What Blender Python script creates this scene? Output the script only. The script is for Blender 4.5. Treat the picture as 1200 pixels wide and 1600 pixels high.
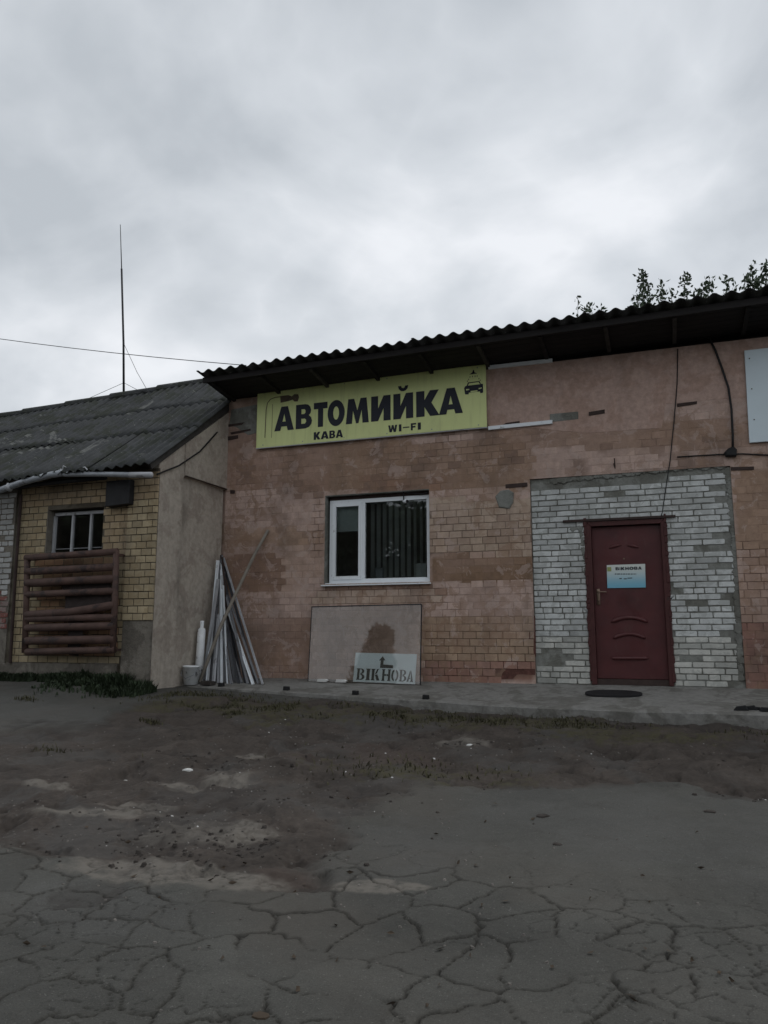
import bpy, math, random
import numpy as np
from math import pi, sin, cos, atan, radians, sqrt
from mathutils import Vector
random.seed(7); RNG = np.random.default_rng(7)
for o in list(bpy.data.objects): bpy.data.objects.remove(o)
scene = bpy.context.scene; col = scene.collection

# ------------------------------------------------------------------ camera
# x along the car wash wall (right positive), wall face y = 0, street side negative y, z = 0 door step
F = 1200.0; CD, CH = 10.4, 0.648
PITCH = atan(190 / F); YAW = pi / 2 - atan(3350 / (F / cos(PITCH)))
FW = np.array([-sin(YAW) * cos(PITCH), cos(YAW) * cos(PITCH), sin(PITCH)])
RT = np.array([cos(YAW), sin(YAW), 0.0]); UP = np.cross(RT, FW); CAM = np.array([0, -CD, CH])
cd = bpy.data.cameras.new('camera'); cam = bpy.data.objects.new('camera', cd); col.objects.link(cam)
cd.sensor_fit = 'HORIZONTAL'; cd.sensor_width = 36; cd.lens = 36; cd.clip_start = 0.05; cd.clip_end = 2000
cam.location = CAM; cam.rotation_euler = (pi / 2 + PITCH, 0, YAW)
scene.camera = cam
scene.render.resolution_x = 768; scene.render.resolution_y = 1024

# ------------------------------------------------------------------ sky and sun (overcast)
SUN_EL, SUN_AZ = radians(52), radians(40)
world = bpy.data.worlds.new('World'); scene.world = world; world.use_nodes = True
nt = world.node_tree; nt.nodes.clear()
def wn(t, **k):
    n = nt.nodes.new(t)
    for a, b in k.items(): setattr(n, a, b)
    return n
tc = wn('ShaderNodeTexCoord'); sep = wn('ShaderNodeSeparateXYZ'); nt.links.new(tc.outputs['Generated'], sep.inputs[0])
def wmath(op, a, b=None):
    n = wn('ShaderNodeMath', operation=op)
    for i, v in enumerate((a, b)):
        if v is None: continue
        if isinstance(v, (int, float)): n.inputs[i].default_value = v
        else: nt.links.new(v, n.inputs[i])
    return n.outputs[0]
zz = wmath('ADD', wmath('MAXIMUM', sep.outputs[2], 0.0), 0.55)
cmb = wn('ShaderNodeCombineXYZ')
nt.links.new(wmath('DIVIDE', sep.outputs[0], zz), cmb.inputs[0]); nt.links.new(wmath('DIVIDE', sep.outputs[1], zz), cmb.inputs[1])
mp = wn('ShaderNodeMapping'); nt.links.new(cmb.outputs[0], mp.inputs[0])
mp.inputs['Location'].default_value = (3.1, 1.7, 0.4); mp.inputs['Rotation'].default_value = (0, 0, 0.35); mp.inputs['Scale'].default_value = (1.0, 1.1, 1)
n1 = wn('ShaderNodeTexNoise'); n1.inputs['Scale'].default_value = 2.6; n1.inputs['Detail'].default_value = 8; n1.inputs['Roughness'].default_value = 0.50; n1.inputs['Distortion'].default_value = 0.45
nt.links.new(mp.outputs[0], n1.inputs['Vector'])
rp = wn('ShaderNodeValToRGB'); n2 = wn('ShaderNodeTexNoise'); n2.inputs['Scale'].default_value = 4.6; n2.inputs['Detail'].default_value = 6; n2.inputs['Roughness'].default_value = 0.45; n2.inputs['Distortion'].default_value = 0.2
nt.links.new(mp.outputs[0], n2.inputs['Vector'])
puff = wmath('SUBTRACT', 1.0, wmath('ABSOLUTE', wmath('MULTIPLY', wmath('SUBTRACT', n2.outputs[0], 0.5), 4.0)))       # rounded billows
nt.links.new(wmath('ADD', wmath('MULTIPLY', n1.outputs[0], 0.84), wmath('MULTIPLY', puff, 0.13)), rp.inputs[0])
e = rp.color_ramp.elements
e[0].position = 0.36; e[0].color = (0.40, 0.427, 0.455, 1); e[1].position = 0.66; e[1].color = (0.68, 0.695, 0.72, 1)
m_ = e.new(0.52); m_.color = (0.535, 0.56, 0.588, 1)
sc10 = wn('ShaderNodeVectorMath', operation='SCALE'); nt.links.new(rp.outputs[0], sc10.inputs[0]); sc10.inputs['Scale'].default_value = 10.0
sky = wn('ShaderNodeTexSky', sky_type='NISHITA'); sky.sun_disc = False; sky.sun_elevation = SUN_EL; sky.sun_rotation = SUN_AZ
mx = wn('ShaderNodeMix', data_type='RGBA'); mx.inputs[0].default_value = 0.94
nt.links.new(sky.outputs[0], mx.inputs[6]); nt.links.new(sc10.outputs[0], mx.inputs[7])
bg = wn('ShaderNodeBackground'); bg.inputs['Strength'].default_value = 0.1; nt.links.new(mx.outputs[2], bg.inputs['Color'])
wo = wn('ShaderNodeOutputWorld'); nt.links.new(bg.outputs[0], wo.inputs[0])
sl = bpy.data.lights.new('sun', 'SUN'); sl.energy = 0.5; sl.angle = radians(25); sl.color = (1, 0.97, 0.92)
so = bpy.data.objects.new('sun', sl); col.objects.link(so); so.location = (0, 0, 30)
so.rotation_euler = Vector((-sin(SUN_AZ) * cos(SUN_EL), -cos(SUN_AZ) * cos(SUN_EL), -sin(SUN_EL))).to_track_quat('-Z', 'Y').to_euler()
vs = scene.view_settings; vs.view_transform = 'Standard'; vs.look = 'None'; vs.exposure = 0.4; vs.gamma = 1; vs.use_curve_mapping = False

# ------------------------------------------------------------------ pixel -> place helpers (photo 1200x1600)
def ray(px, py): return FW + RT * (px - 600) / F - UP * (py - 800) / F
def W(px, py, y=0.0):
    d = ray(px, py); return CAM + d * ((y - CAM[1]) / d[1])
def Xp(px, py, x):
    d = ray(px, py); return CAM + d * ((x - CAM[0]) / d[0])
def Gz(px, py, z=0.0):
    d = ray(px, py); return CAM + d * ((z - CAM[2]) / d[2])
def proj(p):
    v = np.asarray(p, float) - CAM; z = v @ FW
    return np.stack([600 + F * (v @ RT) / z, 800 - F * (v @ UP) / z], -1)
def sst(a, b, x): t = np.clip((x - a) / (b - a), 0, 1); return t * t * (3 - 2 * t)
def zg(x, y):                                  # height of the yard, falling away from the building
    x = np.asarray(x, float); y = np.asarray(y, float)
    near = np.interp(x, [-7.3, -6.5, -4.0, -2.0], [0.03, -0.08, -0.17, -0.27])
    t = np.clip((-1.5 - y) / 7.5, 0, 1)
    return near * (1 - t) - 0.80 * t
def G(px, py):
    z = -0.3
    for _ in range(25):
        p = Gz(px, py, z); z = 0.5 * z + 0.5 * float(zg(p[0], p[1]))
    p[2] = z; return p

# ------------------------------------------------------------------ numpy noise
def _h(ix, iy, s):
    n = (ix.astype(np.int64) * 374761393 + iy.astype(np.int64) * 668265263 + s * 2246822519) & 0xffffffff
    n = ((n ^ (n >> 13)) * 1274126177) & 0xffffffff
    return ((n ^ (n >> 16)) & 0xffff) / 65535.0
def vnoise(x, y, s=0):
    x = np.asarray(x, float); y = np.asarray(y, float)
    ix = np.floor(x); iy = np.floor(y); fx = x - ix; fy = y - iy
    fx = fx * fx * (3 - 2 * fx); fy = fy * fy * (3 - 2 * fy)
    a = _h(ix, iy, s); b = _h(ix + 1, iy, s); c = _h(ix, iy + 1, s); d = _h(ix + 1, iy + 1, s)
    return (a * (1 - fx) + b * fx) * (1 - fy) + (c * (1 - fx) + d * fx) * fy
def fbm(x, y, s=0, o=4):
    r = 0; a = 0.5; t = 0
    for i in range(o):
        r = r + a * vnoise(x * 2 ** i, y * 2 ** i, s + i * 17); t += a; a *= 0.5
    return r / t

# ------------------------------------------------------------------ materials
def lin(r, g, b): return tuple(((c / 255) / 12.92 if c / 255 <= 0.04045 else ((c / 255 + 0.055) / 1.055) ** 2.4) for c in (r, g, b))
class NT:
    def __init__(s, name):
        s.m = bpy.data.materials.new(name); s.m.use_nodes = True; s.t = s.m.node_tree
        s.p = s.t.nodes['Principled BSDF']; s.out = s.t.nodes['Material Output']
    def n(s, t, ins=None, **k):
        n = s.t.nodes.new(t)
        for a, b in k.items(): setattr(n, a, b)
        for a, b in (ins or {}).items():
            if isinstance(b, bpy.types.NodeSocket): s.t.links.new(b, n.inputs[a])
            else: n.inputs[a].default_value = b
        return n
    def l(s, a, b): s.t.links.new(a, b)
    def pos(s): return s.n('ShaderNodeNewGeometry').outputs['Position']
    def noise(s, scale, detail=4, rough=0.55, vec=None, dist=0.0, stretch=None):
        v = vec or s.pos()
        if stretch:
            v = s.n('ShaderNodeMapping', {'Vector': v, 'Scale': stretch}).outputs[0]
        return s.n('ShaderNodeTexNoise', {'Vector': v, 'Scale': scale, 'Detail': detail, 'Roughness': rough, 'Distortion': dist}).outputs[0]
    def ramp(s, fac, a, b, va=0.0, vb=1.0):
        return s.n('ShaderNodeMapRange', {0: fac, 1: a, 2: b, 3: va, 4: vb}, interpolation_type='SMOOTHSTEP').outputs[0]
    def mix(s, fac, a, b, blend='MIX'):
        n = s.n('ShaderNodeMix', data_type='RGBA', blend_type=blend)
        for i, v in ((0, fac), (6, a), (7, b)):
            if isinstance(v, bpy.types.NodeSocket): s.l(v, n.inputs[i])
            elif i == 0: n.inputs[0].default_value = v
            else: n.inputs[i].default_value = (*v[:3], 1)
        return n.outputs[2]
    def mul(s, a, b):
        n = s.n('ShaderNodeMath', operation='MULTIPLY')
        for i, v in enumerate((a, b)):
            if isinstance(v, bpy.types.NodeSocket): s.l(v, n.inputs[i])
            else: n.inputs[i].default_value = v
        return n.outputs[0]
    def val(s, c, fac, lo, hi):                # colour times a grey that runs lo..hi with fac
        g = s.n('ShaderNodeMapRange', {0: fac, 1: 0.25, 2: 0.75, 3: lo, 4: hi}).outputs[0]
        v = s.n('ShaderNodeVectorMath', operation='SCALE')
        if isinstance(c, bpy.types.NodeSocket): s.l(c, v.inputs[0])
        else: v.inputs[0].default_value = c[:3]
        s.l(g, v.inputs['Scale']); return v.outputs[0]
    def color(s, c):
        if isinstance(c, bpy.types.NodeSocket): s.l(c, s.p.inputs['Base Color'])
        else: s.p.inputs['Base Color'].default_value = (*c[:3], 1)
    def bump(s, h, dist=0.01, strength=0.6):
        b = s.n('ShaderNodeBump', {'Height': h, 'Distance': dist, 'Strength': strength}); s.l(b.outputs[0], s.p.inputs['Normal'])
    def rough(s, r): s.p.inputs['Roughness'].default_value = r
def simple(name, c, rough=0.7, var=0.25, scale=6, bump=0.003, bscale=60, metal=0.0, spots=None, spec=0.3, stretch=None):
    k = NT(name); c2 = k.val(c, k.noise(scale, 6, 0.6, stretch=stretch), 1 - var, 1 + var)
    if spots: c2 = k.mix(k.ramp(k.noise(spots[1], 6, 0.65), spots[2], spots[2] + 0.1), c2, spots[0])
    k.color(c2); k.rough(rough); k.p.inputs['Metallic'].default_value = metal; k.p.inputs['Specular IOR Level'].default_value = spec
    if bump: k.bump(k.noise(bscale, 5, 0.6), bump)
    return k.m
def brick_mat(name, attr, alt, flake=0.5, rough=0.85, grime=(0.08, 0.07, 0.06), gam=0.35, patch=False):
    k = NT(name)
    if attr: base = k.n('ShaderNodeAttribute', attribute_name='tint').outputs['Color']
    else: base = k.n('ShaderNodeObjectInfo').outputs['Color']
    c = k.val(base, k.noise(9, 6, 0.65), 0.82, 1.16)
    fl = k.mul(k.ramp(k.noise(5.5, 8, 0.68, dist=0.5), 0.50, 0.535), flake)
    if patch: fl = k.mul(fl, k.ramp(k.noise(0.9, 5, 0.6), 0.42, 0.58, 0.15, 1.0))
    c = k.mix(fl, c, alt)
    if patch:
        pl = k.mul(k.ramp(k.noise(4.2, 8, 0.7, dist=0.7, vec=k.n('ShaderNodeMapping', {'Vector': k.pos(), 'Location': (7.3, 1.0, 2.2)}).outputs[0]), 0.56, 0.59), 0.45); c = k.mix(pl, c, (0.52, 0.41, 0.365))
    gr = k.mul(k.ramp(k.noise(1.6, 6, 0.62, stretch=(1, 1, 0.55)), 0.48, 0.72), gam); c = k.mix(gr, c, grime)
    fine = k.mul(k.ramp(k.noise(70, 3, 0.6), 0.58, 0.75), 0.35); c = k.mix(fine, c, grime)
    k.color(c); k.rough(rough); k.p.inputs['Specular IOR Level'].default_value = 0.2
    k.bump(k.noise(45, 6, 0.65), 0.006, 0.8); return k.m
PINK = (0.53, 0.392, 0.335); OCHRE = (0.395, 0.265, 0.185); RED = (0.25, 0.115, 0.08); PALEB = (0.45, 0.36, 0.27)
M = {}
M['brick'] = brick_mat('painted_brick', False, (0.30, 0.195, 0.135), 0.65, patch=True)
M['brick_far'] = brick_mat('painted_brick_field', True, (0.30, 0.195, 0.135), 0.65, patch=True)
M['white_brick'] = brick_mat('silicate_brick', False, (0.34, 0.35, 0.33), 0.45, grime=(0.16, 0.16, 0.145), gam=0.4)
M['yellow_brick'] = brick_mat('yellow_brick', False, (0.30, 0.22, 0.12), 0.35, gam=0.45)
M['yellow_brick_far'] = brick_mat('yellow_brick_field', True, (0.30, 0.22, 0.12), 0.35, gam=0.45)
def wall_base(name, a, b, thr=0.5, bump=0.008):
    k = NT(name); c = k.mix(k.ramp(k.noise(2.6, 7, 0.66, dist=0.5), thr - 0.03, thr + 0.05), a, b)
    c = k.val(c, k.noise(14, 6, 0.7), 0.72, 1.2)
    st = k.mul(k.ramp(k.noise(1.3, 6, 0.6, stretch=(1.6, 1.6, 0.35)), 0.5, 0.75), 0.4); c = k.mix(st, c, (0.09, 0.08, 0.07))
    k.color(c); k.rough(0.9); k.p.inputs['Specular IOR Level'].default_value = 0.15; k.bump(k.noise(38, 7, 0.7), bump, 0.8); return k.m
M['mortar'] = wall_base('painted_mortar', (0.30, 0.215, 0.175), (0.215, 0.15, 0.11), 0.52)
M['plaster_pink'] = wall_base('pink_plaster', (0.49, 0.352, 0.298), (0.44, 0.305, 0.25), 0.5, 0.005)
M['plaster_beige'] = wall_base('beige_plaster', (0.47, 0.42, 0.36), (0.39, 0.34, 0.29), 0.52, 0.005)
M['cement'] = wall_base('grey_cement', (0.24, 0.245, 0.225), (0.17, 0.17, 0.15), 0.5, 0.012)
M['cement_plinth'] = wall_base('cement_plinth', (0.22, 0.20, 0.17), (0.15, 0.135, 0.115), 0.5, 0.02)
M['mortar_dark'] = wall_base('dark_mortar', (0.13, 0.115, 0.09), (0.085, 0.072, 0.055), 0.5)
M['pavement'] = wall_base('concrete_pavement', (0.235, 0.23, 0.215), (0.17, 0.165, 0.15), 0.52, 0.012)
M['slate'] = None
def slate(name, base, moss, thr):
    k = NT(name); c = k.val(base, k.noise(3.0, 6, 0.65), 0.6, 1.25)
    c = k.mix(k.mul(k.ramp(k.noise(2.1, 7, 0.66, dist=0.6), thr, thr + 0.12), 0.8), c, moss)
    c = k.mix(k.mul(k.ramp(k.noise(26, 4, 0.6), 0.64, 0.7), 0.55), c, (0.25, 0.26, 0.24))
    c = k.mix(k.mul(k.ramp(k.noise(0.9, 6, 0.7, dist=1.0), 0.62, 0.66), 0.5), c, (0.23, 0.235, 0.22))
    k.color(c); k.rough(0.92); k.p.inputs['Specular IOR Level'].default_value = 0.15; k.bump(k.noise(60, 6, 0.7), 0.006, 0.8); return k.m
M['slate'] = slate('asbestos_slate', (0.068, 0.071, 0.073), (0.042, 0.046, 0.037), 0.46)
M['slate_dark'] = slate('dark_slate', (0.06, 0.06, 0.06), (0.035, 0.036, 0.03), 0.45)
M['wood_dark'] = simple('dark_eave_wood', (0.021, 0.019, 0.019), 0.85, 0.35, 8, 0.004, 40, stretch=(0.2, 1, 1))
M['wood_grey'] = simple('grey_rafter_wood', (0.05, 0.047, 0.044), 0.85, 0.35, 8, 0.004, 40)
M['pvc'] = simple('white_pvc', (0.80, 0.84, 0.87), 0.4, 0.06, 3, 0, spots=((0.42, 0.44, 0.44), 9, 0.62), spec=0.4)
M['pvc_old'] = simple('aged_pvc', (0.42, 0.43, 0.45), 0.55, 0.2, 4, 0.001, spots=((0.22, 0.22, 0.22), 7, 0.58))
M['pvc_grey'] = simple('grey_pvc', (0.22, 0.225, 0.24), 0.55, 0.25, 4, 0.001, spots=((0.1, 0.1, 0.105), 7, 0.56))
M['pvc_dark'] = simple('dark_profile', (0.06, 0.062, 0.07), 0.5, 0.3, 4, 0.001)
M['steel'] = simple('galvanised_steel', (0.30, 0.32, 0.345), 0.5, 0.25, 7, 0.002, metal=0.25, spots=((0.14, 0.13, 0.125), 6, 0.58))
M['black_metal'] = simple('black_metal', (0.018, 0.018, 0.02), 0.6, 0.3, 9, 0.002)
M['rubber'] = simple('black_rubber', (0.014, 0.014, 0.015), 0.75, 0.3, 9, 0.003)
M['rust'] = simple('rusty_brown_pipe', (0.095, 0.058, 0.048), 0.75, 0.3, 7, 0.003, spots=((0.045, 0.032, 0.03), 5, 0.52))
M['rust_dark'] = simple('dark_rust', (0.05, 0.034, 0.03), 0.8, 0.3, 9, 0.003)
M['red_brick'] = simple('broken_red_brick', (0.11, 0.05, 0.04), 0.9, 0.4, 14, 0.02, 25)
k = NT('oxblood_door'); c = k.val((0.088, 0.024, 0.025), k.noise(2.5, 6, 0.65), 0.75, 1.2)
c = k.mix(k.mul(k.ramp(k.noise(9, 7, 0.7, stretch=(1, 1, 0.4)), 0.55, 0.7), 0.3), c, (0.12, 0.07, 0.06)); c = k.mix(k.mul(k.ramp(k.noise(1.7, 6, 0.65), 0.5, 0.68), 0.55), c, (0.048, 0.02, 0.02))
k.color(c); k.l(k.ramp(k.noise(6, 5, 0.6), 0.3, 0.7, 0.32, 0.6), k.p.inputs['Roughness']); k.p.inputs['Specular IOR Level'].default_value = .4; k.bump(k.noise(140, 3, 0.6), 0.001, 0.5); M['door'] = k.m
M['door_frame'] = simple('red_door_frame', (0.068, 0.023, 0.022), 0.55, 0.25, 8, 0.002, spots=((0.05, 0.026, 0.024), 8, 0.58))
k = NT('yellow_sign_film'); c = k.val((0.70, 0.765, 0.345), k.noise(1.5, 5, 0.6), 0.95, 1.05)
c = k.mix(k.mul(k.ramp(k.noise(5, 6, 0.6, stretch=(4, 1, 0.25)), 0.5, 0.75), 0.3), c, (0.40, 0.43, 0.21)); c = k.mix(k.mul(k.ramp(k.noise(2.2, 6, 0.65), 0.52, 0.72), 0.3), c, (0.46, 0.49, 0.25))
k.color(c); k.rough(.42); k.p.inputs['Specular IOR Level'].default_value = .3; k.bump(k.noise(1.8, 3, 0.5), 0.05, 0.35); M['sign_yellow'] = k.m
M['ink'] = simple('dark_navy_film', (0.012, 0.015, 0.026), 0.5, 0.1, 4, 0)
M['ink_green'] = simple('dark_green_film', (0.012, 0.026, 0.026), 0.5, 0.2, 14, 0)
M['ink_brown'] = simple('brown_print', (0.11, 0.085, 0.06), 0.6, 0.3, 14, 0)
M['ink_olive'] = simple('olive_print', (0.30, 0.34, 0.13), 0.6, 0.1, 14, 0)
M['sign_white'] = simple('white_sign_film', (0.66, 0.76, 0.81), 0.45, 0.05, 2, 0)
M['sign_blue'] = simple('pale_blue_sign', (0.80, 0.91, 0.95), 0.45, 0.06, 2, 0)
M['cable'] = simple('black_cable', (0.015, 0.015, 0.016), 0.6, 0.2, 9, 0)
M['twig'] = simple('bark', (0.06, 0.05, 0.042), 0.9, 0.3, 12, 0.004)
M['leaf'] = simple('green_leaf', (0.052, 0.075, 0.042), 0.6, 0.4, 3, 0)
M['needle'] = simple('conifer_leaf', (0.03, 0.045, 0.028), 0.7, 0.4, 3, 0)
M['weed'] = simple('dark_weed', (0.03, 0.044, 0.022), 0.7, 0.5, 5, 0)
M['moss_grass'] = simple('short_grass', (0.062, 0.058, 0.030), 0.8, 0.5, 4, 0)
M['room'] = simple('room_paint', (0.45, 0.46, 0.44), 0.8, 0.1, 3, 0)
M['blind'] = simple('grey_blind', (0.75, 0.75, 0.73), 0.7, 0.12, 3, 0)
M['roller'] = simple('grey_green_blind', (0.80, 0.84, 0.81), 0.8, 0.08, 3, 0)
M['sheeting'] = simple('brown_sheeting', (.045, .034, .032), .8, .4, 9, .02, 14)
M['bucket'] = simple('white_bucket', (0.82, 0.84, 0.85), 0.5, 0.15, 6, 0.001, spots=((0.25, 0.25, 0.25), 11, 0.57))
M['stone'] = simple('pebble', (0.15, 0.138, 0.125), 0.9, 0.5, 4, 0)
M['dark_stone'] = simple('dark_clod', (0.05, 0.043, 0.038), 0.95, 0.4, 14, 0.01, 30)
M['paper'] = simple('white_scrap', (0.62, 0.62, 0.60), 0.8, 0.1, 8, 0)
M['dead_leaf'] = simple('dead_leaf', (0.06, 0.044, 0.03), 0.8, 0.5, 3, 0)
M['brass'] = simple('worn_brass', (0.22, 0.16, 0.12), 0.4, 0.2, 9, 0, metal=0.6)
def glass(name, tint, ior, haze=0.0):
    k = NT(name); k.t.nodes.remove(k.p)
    tr = k.n('ShaderNodeBsdfTransparent', {'Color': (*tint, 1)}); gl = k.n('ShaderNodeBsdfGlossy', {'Roughness': 0.015})
    fr = k.n('ShaderNodeFresnel', {'IOR': ior}); m = k.n('ShaderNodeMixShader', {0: fr.outputs[0], 1: tr.outputs[0], 2: gl.outputs[0]})
    o = m.outputs[0]
    if haze:
        df = k.n('ShaderNodeBsdfDiffuse', {'Color': (0.48, 0.42, 0.36, 1)})
        o = k.n('ShaderNodeMixShader', {0: k.ramp(k.noise(3, 5, 0.6), 0.2, 0.8, haze * 0.5, haze * 1.5), 1: o, 2: df.outputs[0]}).outputs[0]
    k.l(o, k.out.inputs[0]); return k.m
M['glass'] = glass('window_glass', (0.80, 0.84, 0.84), 1.75, 0.012)
M['glass_sheet'] = glass('loose_glass', (0.97, 0.97, 0.96), 1.55, 0.045)

# ------------------------------------------------------------------ mesh builder
class MB:
    def __init__(s): s.v = []; s.f = []
    def add(s, vs, fs):
        b = len(s.v); s.v += [tuple(float(c) for c in q) for q in vs]; s.f += [tuple(b + i for i in g) for g in fs]; return s
    def box(s, x0, x1, y0, y1, z0, z1):
        return s.add([(x0, y0, z0), (x1, y0, z0), (x1, y1, z0), (x0, y1, z0), (x0, y0, z1), (x1, y0, z1), (x1, y1, z1), (x0, y1, z1)],
                     [(0, 3, 2, 1), (4, 5, 6, 7), (0, 1, 5, 4), (1, 2, 6, 5), (2, 3, 7, 6), (3, 0, 4, 7)])
    def cbox(s, x0, x1, y0, y1, z0, z1, b=0.004):          # box with chamfered long edges (front -y)
        return s.prism([(x0, z0), (x1, z0), (x1, z1), (x0, z1)], y0, y1, b)
    def prism(s, poly, y0, y1, b=0.0):                     # polygon in xz, front at y0 (towards camera), back at y1
        poly = [tuple(p) for p in poly]; n = len(poly)
        cx = sum(p[0] for p in poly) / n; cz = sum(p[1] for p in poly) / n
        vs = []
        if b:
            for x, z in poly:
                dx, dz = cx - x, cz - z; l = max(1e-6, sqrt(dx * dx + dz * dz)); vs.append((x + dx / l * b * 1.4, y0, z + dz / l * b * 1.4))
            rings = [vs, [(x, y0 + b, z) for x, z in poly], [(x, y1, z) for x, z in poly]]
        else: rings = [[(x, y0, z) for x, z in poly], [(x, y1, z) for x, z in poly]]
        V = [q for r in rings for q in r]; fs = [tuple(range(n)), tuple(reversed(range(n * (len(rings) - 1), n * len(rings))))]
        for k in range(len(rings) - 1):
            for i in range(n):
                j = (i + 1) % n; fs.append((k * n + j, k * n + i, (k + 1) * n + i, (k + 1) * n + j))
        return s.add(V, fs)
    def tube(s, pts, r, seg=8, cap=True):
        pts = [Vector(p) for p in pts]; n = len(pts); rs = r if isinstance(r, (list, tuple)) else [r] * n
        vs = []; t0 = (pts[1] - pts[0]).normalized(); a = t0.orthogonal().normalized()
        for i, p in enumerate(pts):
            t = (pts[min(i + 1, n - 1)] - pts[max(i - 1, 0)]).normalized(); a = (a - t * a.dot(t)).normalized(); b = t.cross(a)
            for k in range(seg):
                q = 2 * pi * k / seg; vs.append(p + (a * cos(q) + b * sin(q)) * rs[i])
        fs = []
        for i in range(n - 1):
            for k in range(seg):
                k2 = (k + 1) % seg; fs.append((i * seg + k, i * seg + k2, (i + 1) * seg + k2, (i + 1) * seg + k))
        if cap: fs += [tuple(reversed(range(seg))), tuple(range((n - 1) * seg, n * seg))]
        return s.add(vs, fs)
    def bar(s, a, b, w, h, up=(0, -1, 0)):                # rectangular bar from a to b
        a = Vector(a); b = Vector(b); t = (b - a).normalized(); u = Vector(up); u = (u - t * u.dot(t)).normalized(); c = t.cross(u)
        vs = [p + u * (h / 2 * i) + c * (w / 2 * j) for p in (a, b) for i, j in ((-1, -1), (-1, 1), (1, 1), (1, -1))]
        return s.add(vs, [(0, 1, 2, 3), (7, 6, 5, 4), (0, 4, 5, 1), (1, 5, 6, 2), (2, 6, 7, 3), (3, 7, 4, 0)])
    def lathe(s, c, prof, seg=20):
        vs = []
        for r, z in prof:
            for k in range(seg): q = 2 * pi * k / seg; vs.append((c[0] + r * cos(q), c[1] + r * sin(q), c[2] + z))
        fs = []
        for i in range(len(prof) - 1):
            for k in range(seg):
                k2 = (k + 1) % seg; fs.append((i * seg + k, i * seg + k2, (i + 1) * seg + k2, (i + 1) * seg + k))
        return s.add(vs, fs)
    def build(s, name, mat, parent=None, smooth=False):
        base = Vector((0, 0, 0)); q = parent
        while q is not None: base += q.location; q = q.parent
        me = bpy.data.meshes.new(name); me.from_pydata([(x - base.x, y - base.y, z - base.z) for x, y, z in s.v], [], s.f); me.update()
        me.materials.append(M[mat] if isinstance(mat, str) else mat)
        if smooth: me.polygons.foreach_set('use_smooth', [True] * len(me.polygons))
        o = bpy.data.objects.new(name, me); col.objects.link(o); o.parent = parent; return o
def tag(o, label=None, cat=None, group=None, kind=None):
    for k, v in (('label', label), ('category', cat), ('group', group), ('kind', kind)):
        if v: o[k] = v
    return o
def thing(name, label, cat, loc=(0, 0, 0), group=None):
    o = bpy.data.objects.new(name, None); o.empty_display_size = 0.2; col.objects.link(o); o.location = [float(c) for c in loc]; return tag(o, label, cat, group)
def curve_mesh(name, polys, mat, parent, plane, depth=0.0015):
    """flat lettering: polys in (u, v); plane(u, v) -> world point; extruded slightly"""
    cu = bpy.data.curves.new(name, 'CURVE'); cu.dimensions = '2D'; cu.fill_mode = 'BOTH'; cu.extrude = depth
    for pl in polys:
        sp = cu.splines.new('POLY'); sp.points.add(len(pl) - 1); sp.use_cyclic_u = True
        for i, (u, v) in enumerate(pl): sp.points[i].co = (u, v, 0, 1)
    tmp = bpy.data.objects.new(name, cu); col.objects.link(tmp)
    dg = bpy.context.evaluated_depsgraph_get(); me = bpy.data.meshes.new_from_object(tmp.evaluated_get(dg))
    bpy.data.objects.remove(tmp); bpy.data.curves.remove(cu)
    base = Vector((0, 0, 0)); q = parent
    while q is not None: base += q.location; q = q.parent
    for vt in me.vertices: vt.co = Vector(plane(vt.co.x, vt.co.y, vt.co.z)) - base
    me.materials.clear(); me.materials.append(M[mat]); me.name = name
    o = bpy.data.objects.new(name, me); col.objects.link(o); o.parent = parent; return o

# ================================================================== GROUND
FRONT = [(300, 1073, -1.05), (350, 1074, -1.1), (480, 1083, -1.2), (690, 1097, -1.3), (830, 1105, -1.38), (1000, 1111, -1.45), (1200, 1117, -1.5)]
_fp = [W(a, b, y) for a, b, y in FRONT]; FX = [-6.44] + [p[0] for p in _fp] + [4.2]; FY = [-1.0] + [p[1] for p in _fp] + [-1.6]; FZ = [-0.05] + [p[2] for p in _fp] + [-0.16]
def pav_front(x): return np.interp(x, FX, FY), np.interp(x, FX, FZ)
def pz(x, y):
    fy, fz = pav_front(x); return float(np.clip(y / fy, 0, 1) * fz)

def vor(x, y, cell, s):
    """F1, F2-edge distance and cell id of a jittered Voronoi"""
    gx = x / cell; gy = y / cell; ix = np.floor(gx); iy = np.floor(gy)
    best = np.full(x.shape, 9.0); bx = np.zeros_like(x); by = np.zeros_like(x); bid = np.zeros_like(x)
    S = []
    for dx in range(-2, 3):
        for dy in range(-2, 3):
            cx = ix + dx + _h(ix + dx, iy + dy, s) ; cy = iy + dy + _h(ix + dx, iy + dy, s + 5)
            d = (cx - gx) ** 2 + (cy - gy) ** 2; m = d < best
            best = np.where(m, d, best); bx = np.where(m, cx, bx); by = np.where(m, cy, by); bid = np.where(m, _h(ix + dx, iy + dy, s + 9), bid); S.append((cx, cy))
    ed = np.full(x.shape, 9.0)
    for cx, cy in S:
        vx = cx - bx; vy = cy - by; l = np.sqrt(vx * vx + vy * vy); ok = l > 1e-4; l = np.where(ok, l, 1)
        d = ((cx + bx) / 2 - gx) * vx / l + ((cy + by) / 2 - gy) * vy / l
        ed = np.where(ok, np.minimum(ed, d), ed)
    return ed * cell, bid
def pip(x, y, poly):
    inside = np.zeros(x.shape, bool); n = len(poly)
    for i in range(n):
        (x1, y1), (x2, y2) = poly[i], poly[(i + 1) % n]
        c = ((y1 > y) != (y2 > y)) & (x < (x2 - x1) * (y - y1) / (y2 - y1 + 1e-12) + x1); inside ^= c
    return inside
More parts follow.
